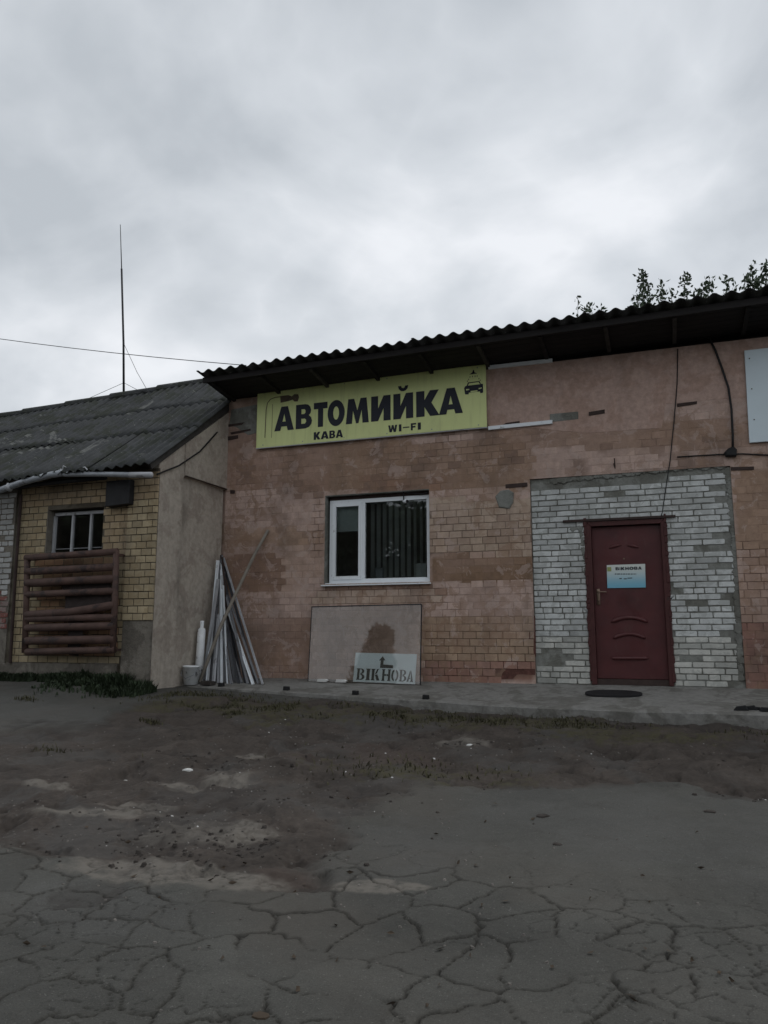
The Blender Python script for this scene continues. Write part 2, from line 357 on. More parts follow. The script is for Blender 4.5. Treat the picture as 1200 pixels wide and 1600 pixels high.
def sdf(x, y, poly):
    d = np.full(x.shape, 1e9); n = len(poly)
    for i in range(n):
        (x1, y1), (x2, y2) = poly[i], poly[(i + 1) % n]; ex, ey = x2 - x1, y2 - y1
        t = np.clip(((x - x1) * ex + (y - y1) * ey) / (ex * ex + ey * ey + 1e-12), 0, 1)
        d = np.minimum(d, np.hypot(x - x1 - t * ex, y - y1 - t * ey))
    return np.where(pip(x, y, poly), -d, d)
def gpoly(pts): return [tuple(G(a, b)[:2]) for a, b in pts]
def build_ground():
    def axis(segs):
        out = []
        for a, b, st in segs: out += list(np.arange(a, b - 1e-6, st))
        out.append(segs[-1][1]); return np.array(out)
    xs = axis([(-400, -100, 60), (-100, -30, 14), (-30, -11, 2), (-11, -4.6, 0.03), (-4.6, 1.1, 0.0105), (1.1, 3, 0.03), (3, 30, 3), (30, 100, 14), (100, 400, 60)])
    ys = axis([(-400, -100, 60), (-100, -30, 14), (-30, -8, 1.5), (-8, -6.0, 0.0085), (-6.0, -4.4, 0.016), (-4.4, -0.9, 0.024), (-0.9, 30, 2), (30, 100, 14), (100, 400, 60)])
    X, Y = np.meshgrid(xs, ys); Z = zg(X, Y)
    wx = X + 0.22 * (fbm(X * 2.2, Y * 2.2, 3, 3) - 0.5) + 0.07 * (fbm(X * 11, Y * 11, 13, 3) - 0.5); wy = Y + 0.22 * (fbm(X * 2.2, Y * 2.2, 4, 3) - 0.5) + 0.07 * (fbm(X * 11, Y * 11, 14, 3) - 0.5)
    n_edge = 0.55 * (fbm(X * 1.1, Y * 1.1, 21, 5) - 0.5) + 0.16 * (fbm(X * 6, Y * 6, 22, 4) - 0.5)
    mud_a = gpoly([(-600, 1140), (0, 1140), (120, 1138), (180, 1100), (320, 1088), (1500, 1116), (1500, 1255), (1180, 1250), (1060, 1222), (930, 1228), (800, 1226), (690, 1226), (600, 1250), (520, 1275), (480, 1310), (470, 1380), (330, 1372), (150, 1358), (0, 1312), (-600, 1290)])
    d = sdf(X, Y, mud_a) + n_edge * 1.3
    mud = sst(0.10, -0.10, d)
    far = (X < -12) | (X > 4) | (Y < -9); mud = np.where(far, 0.15, mud)
    # cracks of the asphalt
    e1, id1 = vor(wx, wy, 0.30, 31); e2, id2 = vor(wx + 3.3, wy, 0.15, 41)
    dens = sst(0.42, 0.62, fbm(X * 0.8, Y * 0.8, 51, 3)); bot = sst(-5.6, -6.5, Y + 1.3 * (fbm(X * 0.9, Y * 0.9, 61) - 0.5))
    wid = 0.0032 + 0.021 * np.maximum(0, fbm(X * 1.6, Y * 1.6, 72, 3) - .3) * fbm(X * 2.5, Y * 2.5, 71)
    brk = sst(0.24, 0.40, fbm(X * 2.3, Y * 2.3, 88, 3))
    c1 = sst(wid, wid * 0.25, e1) * brk * np.maximum(bot, 0.10 * dens)
    c2 = sst(wid * 0.55, wid * 0.15, e2) * sst(.5, .62, fbm(X * 1.5, Y * 1.5, 54, 3)) * bot * 0.7
    crack = np.clip(np.maximum(c1, c2), 0, 1) * (1 - mud)
    halo = sst(0.032, 0.0, e1) * (0.35 + 0.65 * fbm(X * 6, Y * 6, 73, 3)) * bot * brk * (1 - mud)
    sp = lambda px, py, rx, ry, rot=0.0: (px, py, rx, ry, rot)
    def blobs(L, ns):
        r = np.zeros_like(X)
        for px, py, rx, ry, rot in L:
            c = G(px, py); dx = (X - c[0]) * cos(rot) + (Y - c[1]) * sin(rot); dy = -(X - c[0]) * sin(rot) + (Y - c[1]) * cos(rot)
            q = np.sqrt((dx / rx) ** 2 + (dy / ry) ** 2) + ns * 1.5
            r = np.maximum(r, sst(1.05, 0.7, q))
        return r
    nb = fbm(X * 2.4, Y * 2.4, 91, 5) - 0.5; nb2 = fbm(X * 7, Y * 7, 95, 4) - 0.5
    pale = blobs([(235, 1360, .75, .16, .1), (285, 1222, .3, .13, 0), (395, 1175, .2, .12, .2), (130, 1268, .55, .12, .25), (200, 1254, .32, .1, .2), (360, 1215, .35, .25, 0), (590, 1390, .28, .1, .1), (640, 1390, .14, .07, 0), (75, 1225, .25, .1, 0), (730, 1160, .3, .35, 0), (330, 1300, .5, .2, 0.3)], nb + nb2 * 0.5)
    dark = blobs([(160, 1140, .9, .35, 0), (345, 1188, .28, .2, 0), (265, 1300, .35, .35, .4), (245, 1325, .2, .16, 0), (400, 1325, .18, .12, 0), (545, 1220, .45, .4, 0), (150, 1395, .16, .2, 0), (1170, 1240, .5, .2, 0), (720, 1163, .2, .25, 0), (1100, 1130, 1.6, .22, 0), (700, 1112, 1.8, .15, -.05), (310, 1245, .5, .4, 0)], nb + nb2)
    redd = blobs([(450, 1362, .22, .12, 0), (600, 1175, .8, .6, 0)], nb)
    smooth = blobs([(940, 1290, 1.5, .75, 0), (1080, 1290, 1.0, .8, 0), (560, 1330, .6, .5, 0), (30, 1110, 1.2, .6, 0), (180, 1420, .6, .3, 0)], nb)
    grass = blobs([(430, 1110, 1.6, .5, .05), (640, 1112, 1.2, .4, 0), (840, 1130, .9, .5, 0), (250, 1090, 1.0, .5, 0), (950, 1145, 1.0, .4, 0), (640, 1205, .8, .4, 0)], nb + nb2)
    # relief
    lump = (fbm(X * 2.2, Y * 2.2, 101, 5) - 0.5) * 0.10 + (fbm(X * 9, Y * 9, 103, 3) - 0.5) * 0.035 + np.maximum(0, fbm(X * 15, Y * 15, 104, 2) - 0.62) * 0.04 + np.maximum(0, 0.40 - fbm(X * 5, Y * 5, 108, 4)) * -0.25
    Zr = Z + mud * (lump * 1.25 - 0.015) + (1 - mud) * ((fbm(X * 0.9, Y * 0.9, 105, 3) - 0.5) * 0.05 + (fbm(X * 40, Y * 40, 106, 2) - 0.5) * 0.004 + (id1 - 0.5) * 0.006 * bot)
    Zr = Zr - crack * 0.018 - dark * 0.012 + grass * mud * 0.01
    inner = (X > -11) & (X < 3) & (Y > -8) & (Y < -0.9)
    Zr = np.where(inner, Zr, Z)
    ny, nx = X.shape; V = np.stack([X, Y, Zr], -1).reshape(-1, 3)
    idx = np.arange(nx * ny).reshape(ny, nx); Q = np.stack([idx[:-1, :-1], idx[:-1, 1:], idx[1:, 1:], idx[1:, :-1]], -1).reshape(-1, 4)
    me = bpy.data.meshes.new('ground'); me.vertices.add(len(V)); me.vertices.foreach_set('co', V.astype(np.float32).ravel())
    me.loops.add(Q.size); me.loops.foreach_set('vertex_index', Q.astype(np.int32).ravel())
    me.polygons.add(len(Q)); me.polygons.foreach_set('loop_start', np.arange(0, Q.size, 4, dtype=np.int32)); me.polygons.foreach_set('loop_total', np.full(len(Q), 4, np.int32))
    me.polygons.foreach_set('use_smooth', np.ones(len(Q), bool)); me.update()
    def att(n, a, b, c):
        at = me.color_attributes.new(n, 'FLOAT_COLOR', 'POINT'); q = np.ones((nx * ny, 4), np.float32)
        for i, k in enumerate((a, b, c)): q[:, i] = k.ravel()
        at.data.foreach_set('color', q.ravel())
    att('m1', mud, np.clip(crack + 0.0, 0, 1), grass); att('m2', pale, dark, redd); att('m3', halo, smooth, 0.5 + (id1 - 0.5) * bot)
    k = NT('yard_ground')
    def A(n): s = k.n('ShaderNodeSeparateColor', {0: k.n('ShaderNodeAttribute', attribute_name=n).outputs['Color']}); return s.outputs
    a1, a2, a3 = A('m1'), A('m2'), A('m3')
    asph = k.val((0.072, 0.071, 0.064), k.noise(1.1, 8, 0.7, dist=0.5), 0.62, 1.35)
    asph = k.val(asph, a3[2], 0.94, 1.06)
    asph = k.mix(k.mul(a3[1], k.ramp(k.noise(1.3, 7, 0.7), 0.3, 0.65, 0.1, 0.6)), asph, (0.094, 0.093, 0.088))
    asph = k.mix(k.mul(k.ramp(k.noise(4.5, 7, 0.7, dist=0.8), 0.56, 0.68), 0.45), asph, (0.060, 0.056, 0.050))
    asph = k.val(asph, k.noise(150, 3, 0.75), 0.6, 1.4)
    asph = k.mix(k.mul(k.ramp(k.noise(90, 2, 0.5), 0.66, 0.72), 0.5), asph, (0.20, 0.195, 0.18))
    asph = k.mix(k.mul(k.ramp(k.noise(0.55, 5, 0.6), 0.45, 0.65), 0.45), asph, (0.085, 0.075, 0.064))
    asph = k.mix(k.mul(a3[0], 0.42), asph, (0.054, 0.050, 0.042))
    soil = k.val((0.058, 0.048, 0.041), k.noise(2.4, 8, 0.72, dist=0.6), 0.45, 1.5)
    soil = k.val(soil, k.noise(45, 5, 0.7), 0.7, 1.3)
    soil = k.mix(k.mul(k.ramp(k.noise(1.0, 6, 0.65, dist=0.6), 0.5, 0.62), 0.5), soil, (0.078, 0.075, 0.071))
    soil = k.mix(k.mul(a2[2], 0.35), soil, (0.088, 0.064, 0.054))
    soil = k.mix(k.mul(a1[2], k.ramp(k.noise(9, 5, 0.7), 0.35, 0.6, 0.0, 0.8)), soil, (0.066, 0.060, 0.032))
    c = k.mix(a1[0], asph, soil)
    c = k.mix(k.mul(a2[0], k.ramp(k.noise(12, 5, 0.7), 0.3, 0.6, 0.15, 0.85)), c, (0.165, 0.150, 0.130))
    c = k.mix(k.mul(a2[1], k.ramp(k.noise(3.5, 7, 0.7), 0.3, 0.7, 0.1, 0.75)), c, (0.036, 0.031, 0.028))
    c = k.mix(k.mul(a1[1], 0.85), c, (0.022, 0.020, 0.017))
    k.color(c); k.p.inputs['Specular IOR Level'].default_value = 0.25
    k.l(k.ramp(k.noise(1.7, 4, 0.6), 0.3, 0.7, 0.72, 0.95), k.p.inputs['Roughness'])
    k.bump(k.noise(120, 5, 0.75), 0.006, 0.7)
    me.materials.append(k.m); o = bpy.data.objects.new('ground', me); col.objects.link(o); tag(o, 'cracked grey asphalt yard with muddy brown patches', 'ground', kind='structure')
    return o
ground = build_ground()
from mathutils.bvhtree import BVHTree
def ground_z(x, y):
    ok, loc, _, _ = ground.ray_cast((x, y, 5), (0, 0, -1)); return loc.z if ok else float(zg(x, y))

def build_pavement():
    b = MB(); xs = np.arange(-6.44, 4.2, 0.05); ts = np.concatenate([np.linspace(0, 0.9, 16), [0.95, 0.985, 1.0]]); n = len(ts) + 2
    for x in xs:
        fy, fz = pav_front(x); rag = 0.05 * (float(fbm(x * 2.2, 3.0, 5, 4)) - 0.5) * 2 + (0.05 * (float(vnoise(x * 7, 1.0, 8)) - 0.5) if x > -1.2 else 0.012 * float(vnoise(x * 9, 2., 8)))
        fy = fy + rag; row = []
        for t in ts:
            y = 0.05 + (fy - 0.05) * t
            z = fz * t + 0.010 * (float(fbm(x * 3, y * 3, 9)) - 0.5) - (0.012 if t == 1.0 else 0) - (0.004 if t == 0.985 else 0)
            row.append((x, y, z))
        row.append((x, fy - 0.012 + 0.02 * float(vnoise(x * 12, 5.0, 3)), fz - 0.07)); row.append((x, fy + 0.03, fz - 0.45)); b.add(row, [])
    for i in range(len(xs) - 1):
        for j in range(n - 1): b.f.append((i * n + j, i * n + j + 1, (i + 1) * n + j + 1, (i + 1) * n + j))
    o = b.build('pavement', 'pavement', smooth=False); tag(o, 'low concrete pavement strip along the brick wall', 'pavement', kind='structure'); return o
pavement = build_pavement()
def pav_z(x, y):
    ok, loc, _, _ = pavement.ray_cast((float(x), float(y), 3), (0, 0, -1)); return loc.z if ok else ground_z(x, y)

# ================================================================== CAR WASH BUILDING
bld = thing('car_wash_building', 'pink painted brick car wash building with corrugated slate eave', 'building', (-2.5, 3, 0))
XL, XR, ZT = -6.45, 4.2, 4.375
WIN = (-4.715, -3.085, 1.35, 2.70); INF = (-1.645, 0.875, -0.3, 2.74)
def holes_boxes(b, x0, x1, z0, z1, holes, y0, y1):
    xs = sorted({x0, x1, *[h[0] for h in holes], *[h[1] for h in holes]}); zs = sorted({z0, z1, *[h[2] for h in holes], *[h[3] for h in holes]})
    for i in range(len(xs) - 1):
        run = None
        for j in range(len(zs) - 1):
            cx = (xs[i] + xs[i + 1]) / 2; cz = (zs[j] + zs[j + 1]) / 2
            if any(h[0] < cx < h[1] and h[2] < cz < h[3] for h in holes): continue
            b.box(xs[i], xs[i + 1], y0, y1, zs[j], zs[j + 1])
    return b
wall = holes_boxes(MB(), XL, XR, -0.5, ZT, [WIN, INF], 0.012, 0.32).build('wall', 'mortar', bld)
MB().box(XL - .5, XL - .001, 0.012, 0.32, -0.5, 4.24).build('wall_return', 'mortar', bld)
# the rest of the shell keeps the room dark
for xa in (XL, XR - 0.3): MB().box(xa, xa + 0.3, 0.322, 6.0, -0.5, 3.5).build('side_wall', 'mortar', bld)
MB().box(XL, XR, 6.002, 6.3, -0.5, 3.2).build('rear_wall', 'mortar', bld)
def wpoly(pts, y0, y1, bev=0.004, y=0.0): return MB().prism([tuple(W(a, c, y)[[0, 2]]) for a, c in reversed(pts)], y0, y1, bev)
# --- bricks of the main wall
PAINT = [  # (px0, py0, px1, py1, colour, strength): paint wear seen on the wall
    (345, 826, 505, 852, OCHRE, .75), (345, 868, 440, 925, (0.25, .15, .105), .8), (440, 690, 830, 765, (0.30, .195, .13), .72), (345, 765, 500, 826, PINK, .6),
    (350, 680, 520, 765, (0.33, .215, .165), .6), (676, 868, 832, 910, (0.25, .16, .105), 1.0), (660, 960, 832, 1035, (0.37, .26, .165), .75),
    (670, 780, 830, 866, PALEB, .65), (670, 910, 832, 960, PINK, .8), (345, 930, 500, 962, PINK, .6), (345, 962, 490, 1062, (0.29, .185, .135), .65), (660, 1035, 836, 1066, RED, .8),
    (500, 914, 690, 925, (0.27, .165, .115), .8), (495, 925, 690, 945, PALEB, .5), (1150, 730, 1300, 860, (0.31, .2, .125), .7), (1150, 860, 1300, 970, (0.37, .255, .2), .7), (1150, 970, 1300, 1080, (0.22, .10, .075), .8),
    (520, 860, 560, 910, (0.25, .15, .11), .8), (760, 655, 1200, 700, (.34, .225, .165), .7), (345, 640, 405, 690, (0.29, .2, .165), .6), (560, 745, 690, 770, (.32, .19, .13), .7)]
def wall_tint(x, z, r):
    px, py = proj((x, 0, z)); c = np.array(PINK); n = float(fbm(x * 1.4, z * 2.2, 77, 4))
    q = 0.4 * max(0, min(1, (n - .48) * 6)); c = c * (1 - q) + np.array(OCHRE) * q
    for a, b, cc, d, k, s in PAINT:
        if a <= px <= cc and b <= py <= d:
            m = s * min(1, 0.62 + .9 * float(vnoise(x * 2.5, z * 5, 5))); c = c * (1 - m) + np.array(k) * m
    fl = float(fbm(x * 3.1, z * 3.6, 177, 3)); up = 1 if 2.7 < z < 3.6 else .55
    if fl > .56: m = min(1, (fl - .56) * 9) * up * (.4 + .6 * r); c = c * (1 - m) + np.array((.235, .158, .122)) * m
    return c * (0.92 + 0.16 * r)
def brick_mesh(name, w, h, mat, seed, ragged=0.0, depth=0.03):
    rr = random.Random(seed); b = MB(); W2, H2 = w / 2, h / 2; j = lambda a: rr.uniform(-a, a)
    if ragged:
        c = ragged
        p = [(-W2 + rr.uniform(.2, 1) * c, -H2 + j(c * .2)), (0 + j(.05), -H2 + j(c * .35)), (W2 - rr.uniform(.2, 1) * c, -H2 + j(c * .2)), (W2 + j(c * .3), -H2 + rr.uniform(.3, 1) * c), (W2 + j(c * .3), H2 - rr.uniform(.3, 1) * c),
             (W2 - rr.uniform(.2, 1) * c, H2 + j(c * .2)), (j(.05), H2 + j(c * .35)), (-W2 + rr.uniform(.2, 1) * c, H2 + j(c * .2)), (-W2 + j(c * .3), H2 - rr.uniform(.3, 1) * c), (-W2 + j(c * .3), -H2 + rr.uniform(.3, 1) * c)]
    else: p = [(-W2 + j(.002), -H2 + j(.0015)), (W2 + j(.002), -H2 + j(.0015)), (W2 + j(.002), H2 + j(.0015)), (-W2 + j(.002), H2 + j(.0015))]
    b.prism(p, 0.0, depth, 0.004)
    me = bpy.data.meshes.new(name); me.from_pydata(b.v, [], b.f); me.materials.append(M[mat]); me.update(); return me
class BrickSet:
    def __init__(s, mat, farmat, parent, ragged=0.0, limit=300):
        s.mat, s.far, s.parent, s.ragged, s.limit = mat, farmat, parent, ragged, limit; s.L = []; s.cache = {}
    def add(s, x0, x1, z0, z1, y, tint): s.L.append((x0, x1, z0, z1, y, tint))
    def finish(s):
        base = Vector((0, 0, 0)); q = s.parent
        while q is not None: base += q.location; q = q.parent
        def area(b):
            a = proj((b[0], b[4], b[2])); c = proj((b[1], b[4], b[3])); ins = (-20 < a[0] < 1200); return abs((c[0] - a[0]) * (c[1] - a[1])) * (1 if ins else 0.01)
        s.L.sort(key=area, reverse=True)
        for i, (x0, x1, z0, z1, y, t) in enumerate(s.L[:s.limit]):
            w = round((x1 - x0) / 0.01) * 0.01; v = i % (7 if s.ragged else 4); key = (w, round(z1 - z0, 3), v)
            if key not in s.cache: s.cache[key] = brick_mesh('brick', w, z1 - z0, s.mat, hash(key) % 9999 + v, s.ragged)
            o = bpy.data.objects.new('brick', s.cache[key]); col.objects.link(o); o.parent = s.parent
            o.location = Vector(((x0 + x1) / 2, y + random.uniform(-.002, .002), (z0 + z1) / 2)) - base; o.scale.x = (x1 - x0) / w; o.rotation_euler.y = random.uniform(-.006, .006)
            o.color = (*[float(c) for c in t], 1)
        rest = s.L[s.limit:]
        if rest:
            b = MB(); tint = []
            for x0, x1, z0, z1, y, t in rest:
                n0 = len(b.v); b.prism([(x0, z0), (x1, z0), (x1, z1), (x0, z1)], y + random.uniform(-.002, .002), y + 0.03, 0.004); tint += [t] * (len(b.v) - n0)
            o = b.build('brick_field', s.far, s.parent); at = o.data.color_attributes.new('tint', 'FLOAT_COLOR', 'POINT')
            at.data.foreach_set('color', np.concatenate([np.array(tint, np.float32), np.ones((len(tint), 1), np.float32)], 1).ravel()); o['kind'] = 'stuff'
def run_bricks(bs, x0, x1, z0, z1, y, L, H, holes, tintf, joint=0.011, mixed=0.0, skip=None, off=0.0, edge=0.0):
    rows = int(round((z1 - z0) / H)); H = (z1 - z0) / rows
    for r in range(rows):
        za, zb = z0 + r * H + joint / 2, z0 + (r + 1) * H - joint / 2
        l = L if random.random() > mixed else L / 2
        x = x0 - (l / 2 if r % 2 else 0) - off * ((r * 0.37) % 1) * l
        while x < x1:
            ll = l * random.uniform(.97, 1.03); a, b = max(x + joint / 2, x0), min(x + ll - joint / 2, x1); x += ll
            segs = [(a, b)]
            for h in holes:
                if zb > h[2] + .02 and za < h[3] - .02:
                    ns = []
                    for p, q in segs:
                        if q <= h[0] or p >= h[1]: ns.append((p, q))
                        else:
                            if p < h[0]: ns.append((p, h[0] - random.uniform(0, edge)))
                            if q > h[1]: ns.append((h[1], q))
                    segs = ns
            for p, q in segs:
                if q - p < 0.035: continue
                if skip and skip((p + q) / 2, (za + zb) / 2): continue
                bs.add(p, q, za, zb, y, tintf((p + q) / 2, (za + zb) / 2, random.random()))
def bare(x, z):                         # how far the joints are raked out (0 painted over .. 1 open)
    px, py = proj((x, 0, z)); e = 1.6 * (float(fbm(x * 1.1, z * 1.9, 141, 4)) - .50)
    for a, b_, c, d, k in ((660, 795, 840, 868, .75), (660, 985, 840, 1060, .8), (480, 912, 700, 950, .7), (488, 770, 506, 870, .9), (676, 912, 840, 985, .35), (345, 930, 490, 1000, .3), (1150, 850, 1300, 980, .8), (676, 866, 840, 912, .0), (1150, 970, 1300, 1090, .45)):
        if a <= px <= c and b_ <= py <= d: e = e * .4 + k * (.6 + .5 * float(vnoise(x * 4, z * 8, 7)))
    return min(1., max(0., e))
def joint_sheet():
    cut = lambda a, b_, h: [a, b_, *h]
    xs = sorted({round(v, 4) for v in [*np.arange(XL, 2.6, .06), WIN[0], WIN[1], INF[0], INF[1], 2.6]}); zs = sorted({round(v, 4) for v in [*np.arange(-.3, ZT, .06), WIN[2], WIN[3], INF[3], ZT]})
    b = MB(); tint = []
    for z in zs:
        for x in xs:
            e = bare(x, z); t = wall_tint(x, z, .5) * (.95 - .62 * e); b.v.append((x, .0012 + .0075 * e, z)); tint.append(t)
    n = len(xs)
    for j in range(len(zs) - 1):
        for i in range(n - 1):
            cx, cz = (xs[i] + xs[i + 1]) / 2, (zs[j] + zs[j + 1]) / 2
            if (WIN[0] < cx < WIN[1] and WIN[2] < cz < WIN[3]) or (INF[0] < cx < INF[1] and cz < INF[3]): continue
            a = j * n + i; b.f.append((a, a + 1, a + n + 1, a + n))
    o = b.build('mortar_joints', 'brick_far', wall, True); at = o.data.color_attributes.new('tint', 'FLOAT_COLOR', 'POINT')
    at.data.foreach_set('color', np.concatenate([np.array(tint, np.float32), np.ones((len(tint), 1), np.float32)], 1).ravel())
joint_sheet()
bs = BrickSet('brick', 'brick_far', wall)
def plaster_low(x):                     # lower edge of the smooth plaster on the upper right
    return np.interp(x, [-6.5, -5.9, -5.85, -2.25, -2.2, -1.5, -0.9, 0.1, 0.15, 4.2], [4.2, 4.2, 3.75, 3.75, 3.46, 3.44, 3.32, 3.30, 3.62, 3.55])
rag = [(INF[0] - 0.0, INF[1], -1, 2.74)]
run_bricks(bs, XL + .005, 2.6, -0.02, 4.36, 0.0, 0.182, 0.1, [(WIN[0], WIN[1], WIN[2], WIN[3]), *rag], wall_tint, 0.009, 0.0, skip=lambda x, z: z > plaster_low(x) - 0.03 or (x < -1.64 and x > -2.1 and z < 0.19) or (-3.07 < x < -2.93 and 1.36 < z < 1.78), edge=.022)
bs.finish()
# exposed broken brick: beside the window and at the foot of the wall
wpoly([(675, 870), (688, 871), (693, 885), (692, 905), (686, 913), (676, 912)], .004, .05, .008).build('broken_brick', 'red_brick', bld)
wpoly([(776, 1033), (800, 1031), (836, 1026), (837, 1068), (780, 1067), (784, 1052), (790, 1046)], .006, .05, .006).build('broken_brick', 'red_brick', bld)
wpoly([(824, 968), (836, 962), (837, 1026), (830, 1024), (825, 1000)], .006, .05, .005).build('broken_brick', 'red_brick', bld)
# smooth plaster above: top edge under the eave, ragged lower edge
b = MB(); xs = np.arange(XL + 0.52, XR, 0.07); v = []
for x in xs:
    zl = float(plaster_low(x)) + 0.05 * (float(fbm(x * 2.5, 0.3, 66, 4)) - 0.5)
    v += [(x, -0.002 if True else 0, zl + 0.012), (x, 0.012, zl), (x, -0.005, (zl + ZT) / 2), (x, -0.004, ZT)]
b.add(v, [q for i in range(len(xs) - 1) for q in ((4 * i + 1, 4 * (i + 1) + 1, 4 * (i + 1), 4 * i), (4 * i, 4 * (i + 1), 4 * (i + 1) + 2, 4 * i + 2), (4 * i + 2, 4 * (i + 1) + 2, 4 * (i + 1) + 3, 4 * i + 3))])
b.build('plaster', 'plaster_pink', bld)
# cement repairs, and thin dark plates standing in for shadowed slots in the wall
wpoly([(362, 640), (402, 632), (402, 676), (388, 680), (370, 668), (358, 664)], -0.006, 0.02).build('cement_patch', 'cement', bld)
wpoly([(859, 647), (904, 643), (904, 655), (859, 660)], -0.006, 0.02).build('cement_patch', 'cement', bld)
wpoly([(774, 776), (782, 767), (795, 765), (803, 770), (802, 785), (796, 795), (780, 793)], -0.02, 0.02, 0.01).build('cement_patch', 'cement', bld)
for q in ([(791, 661), (812, 658), (812, 662), (784, 665)], [(920, 644), (945, 640), (945, 646), (920, 650)], [(1058, 631), (1089, 627), (1089, 631), (1058, 636)], [(345, 665), (383, 660), (378, 664), (345, 669)], [(352, 683), (372, 680), (372, 685), (352, 689)], [(360, 676), (392, 670), (392, 673), (362, 679)], [(1142, 730), (1178, 729), (1178, 734), (1142, 735)], [(360, 766), (367, 766), (367, 771), (360, 771)], [(790, 757), (824, 754), (824, 760), (790, 763)]):
    wpoly(q, -0.012, 0.02, 0.002).build('slot_shade_plate', 'rust_dark', bld)
# --- infill of white silicate bricks round the door
DOOR = (-0.925, 0.055, -0.5, 2.10)
b = MB(); holes_boxes(b, INF[0] + .002, INF[1] - .002, -0.3, 2.735, [DOOR], 0.028, 0.318)
infill = b.build('infill_wall', 'cement', bld)
# ragged cement edge round the infill
def rag_strip(pts, w, y0, y1):
    b = MB()
    for (x1, z1), (x2, z2) in zip(pts[:-1], pts[1:]):
        n = max(2, int(math.hypot(x2 - x1, z2 - z1) / .035))
        for i in range(n):
            t = (i + .5) / n; cx = x1 + (x2 - x1) * t; cz = z1 + (z2 - z1) * t; r = w * random.uniform(.5, 1.2); k = 7; a0 = random.random() * 6
            b.prism([(cx + r * random.uniform(.7, 1.2) * cos(a0 + 2 * pi * q / k), cz + r * random.uniform(.7, 1.2) * sin(a0 + 2 * pi * q / k)) for q in range(k)], y0 + random.uniform(-.004, .004), y1, .006)
    b.build('cement_edge', 'cement', infill)
rag_strip([(-1.36, 2.70), (-.9, 2.72), (.0, 2.76), (.82, 2.76)], .055, .012, .05); rag_strip([(.85, 2.72), (.86, 2.0), (.85, 1.0), (.83, .1)], .05, .012, .05); rag_strip([(-1.15, 2.02), (-1.0, 2.04), (-.97, 1.8), (-.95, 1.4)], .035, .014, .05)
wb = BrickSet('white_brick', None, infill, 0.011, 300)
def wtint(x, z, r):
    n = float(fbm(x * 2.1, z * 2.6, 33, 3)); v = 0.60 + 0.18 * (r - .5) - 0.25 * max(0, n - .52) * 2; c = np.array((v * .97, v, v * .985))
    if z < .62: c = c * np.array((.90, .87, .82))
    return c
def wskip(x, z):
    return random.random() < 0.012 or (z > 2.56 + 0.06 * (x + 1.6) / 2.5 + 0.05 * vnoise(x * 3, 0.5, 4)) or (x > .72 and vnoise(x * 9, z * 7, 2) > .72) or float(fbm(x * 2.6, z * 3.1, 44, 3)) > .79
run_bricks(wb, INF[0] + .01, INF[1] - .02, 0.0, 2.66, 0.019, 0.258, 0.0765, [(DOOR[0] - .02, DOOR[1] + .02, -1, 2.12)], wtint, 0.0145, 0.06, wskip, off=0.25)
wb.finish()
# --- door
door = MB().cbox(-0.86, 0.005, 0.075, 0.125, 0.075, 2.045, .004).build('door', 'door', bld)
fr = MB(); fr.prism([(-.93, 0), (-.862, 0), (-.862, 2.05), (-.93, 2.11)], .006, .17, .004); fr.prism([(.007, 0), (.062, 0), (.062, 2.11), (.007, 2.05)], .006, .17, .004); fr.prism([(-.93, 2.112), (-.862, 2.052), (.007, 2.052), (.062, 2.112)], .006, .17, .004)
fr.build('door_frame', 'door_frame', bld)
for s, x0 in ((-1, -.935), (1, .066)):                       # lumpy red foam and paint along the frame
    z = .04; b = MB()
    while z < 2.08:
        h = random.uniform(.06, .14); w = random.uniform(.012, .035); b.prism([(x0 - w * .6, z), (x0 + w * .6, z + .01), (x0 + w * .7, z + h * .5), (x0 + w * .5, z + h), (x0 - w * .5, z + h), (x0 - w * .8, z + h * .4)], .002 + random.uniform(-.006, .004), .05, .006); z += h * .95
    b.build('frame_sealant', 'door_frame', bld)
MB().box(-.86, .005, .03, .16, .0, .072).build('threshold', 'rust_dark', bld)
def door_pt(u, v): p = W(u, v, .075); return (p[0], .073, p[2])
def arch(zx, zy, sag, r=.016):
    pts = []
    for i in range(13):
        t = i / 12; u = 880 + (zx[0] + (zx[1] - zx[0]) * t) / 5.333; v = 790 + (zy - sag * (1 - (2 * t - 1) ** 2)) / 5.333; pts.append(door_pt(u, v))
    k = MB().tube(pts, [r * .35] + [r] * 11 + [r * .35], 8); k.build('embossed_rib', 'door', door, True)
for q in ([(382, 356), (410, 344), (445, 334), (484, 330)], [(530, 330), (565, 333), (600, 341), (626, 352)]):
    MB().tube([door_pt(880 + a / 5.333, 790 + c / 5.333) for a, c in q], [.008, .02, .02, .008], 8).build('embossed_rib', 'door', door, True)
arch((400, 705), 972, 40, .026); arch((415, 690), 1108, 38, .024); arch((400, 712), 1272, 0, .024)
hp = W(935, 932, .075)
MB().cbox(hp[0] - .022, hp[0] + .022, .064, .076, hp[2] - .11, hp[2] + .10).tube([(hp[0], .07, hp[2] + .06), (hp[0], .02, hp[2] + .06), (hp[0] + .11, .02, hp[2] + .055)], .009).tube([(hp[0], .07, hp[2] - .05), (hp[0], .052, hp[2] - .05)], .014).build('handle', 'brass', door, True)
pp = W(975, 873, .075); MB().tube([(pp[0], .076, pp[2]), (pp[0], .066, pp[2])], .012).build('peephole', 'brass', door)
MB().box(-1.22, .195, -.012, .05, 2.118, 2.136).box(-1.22, .195, .0, .01, 2.136, 2.15).build('lintel', 'rust_dark', bld)
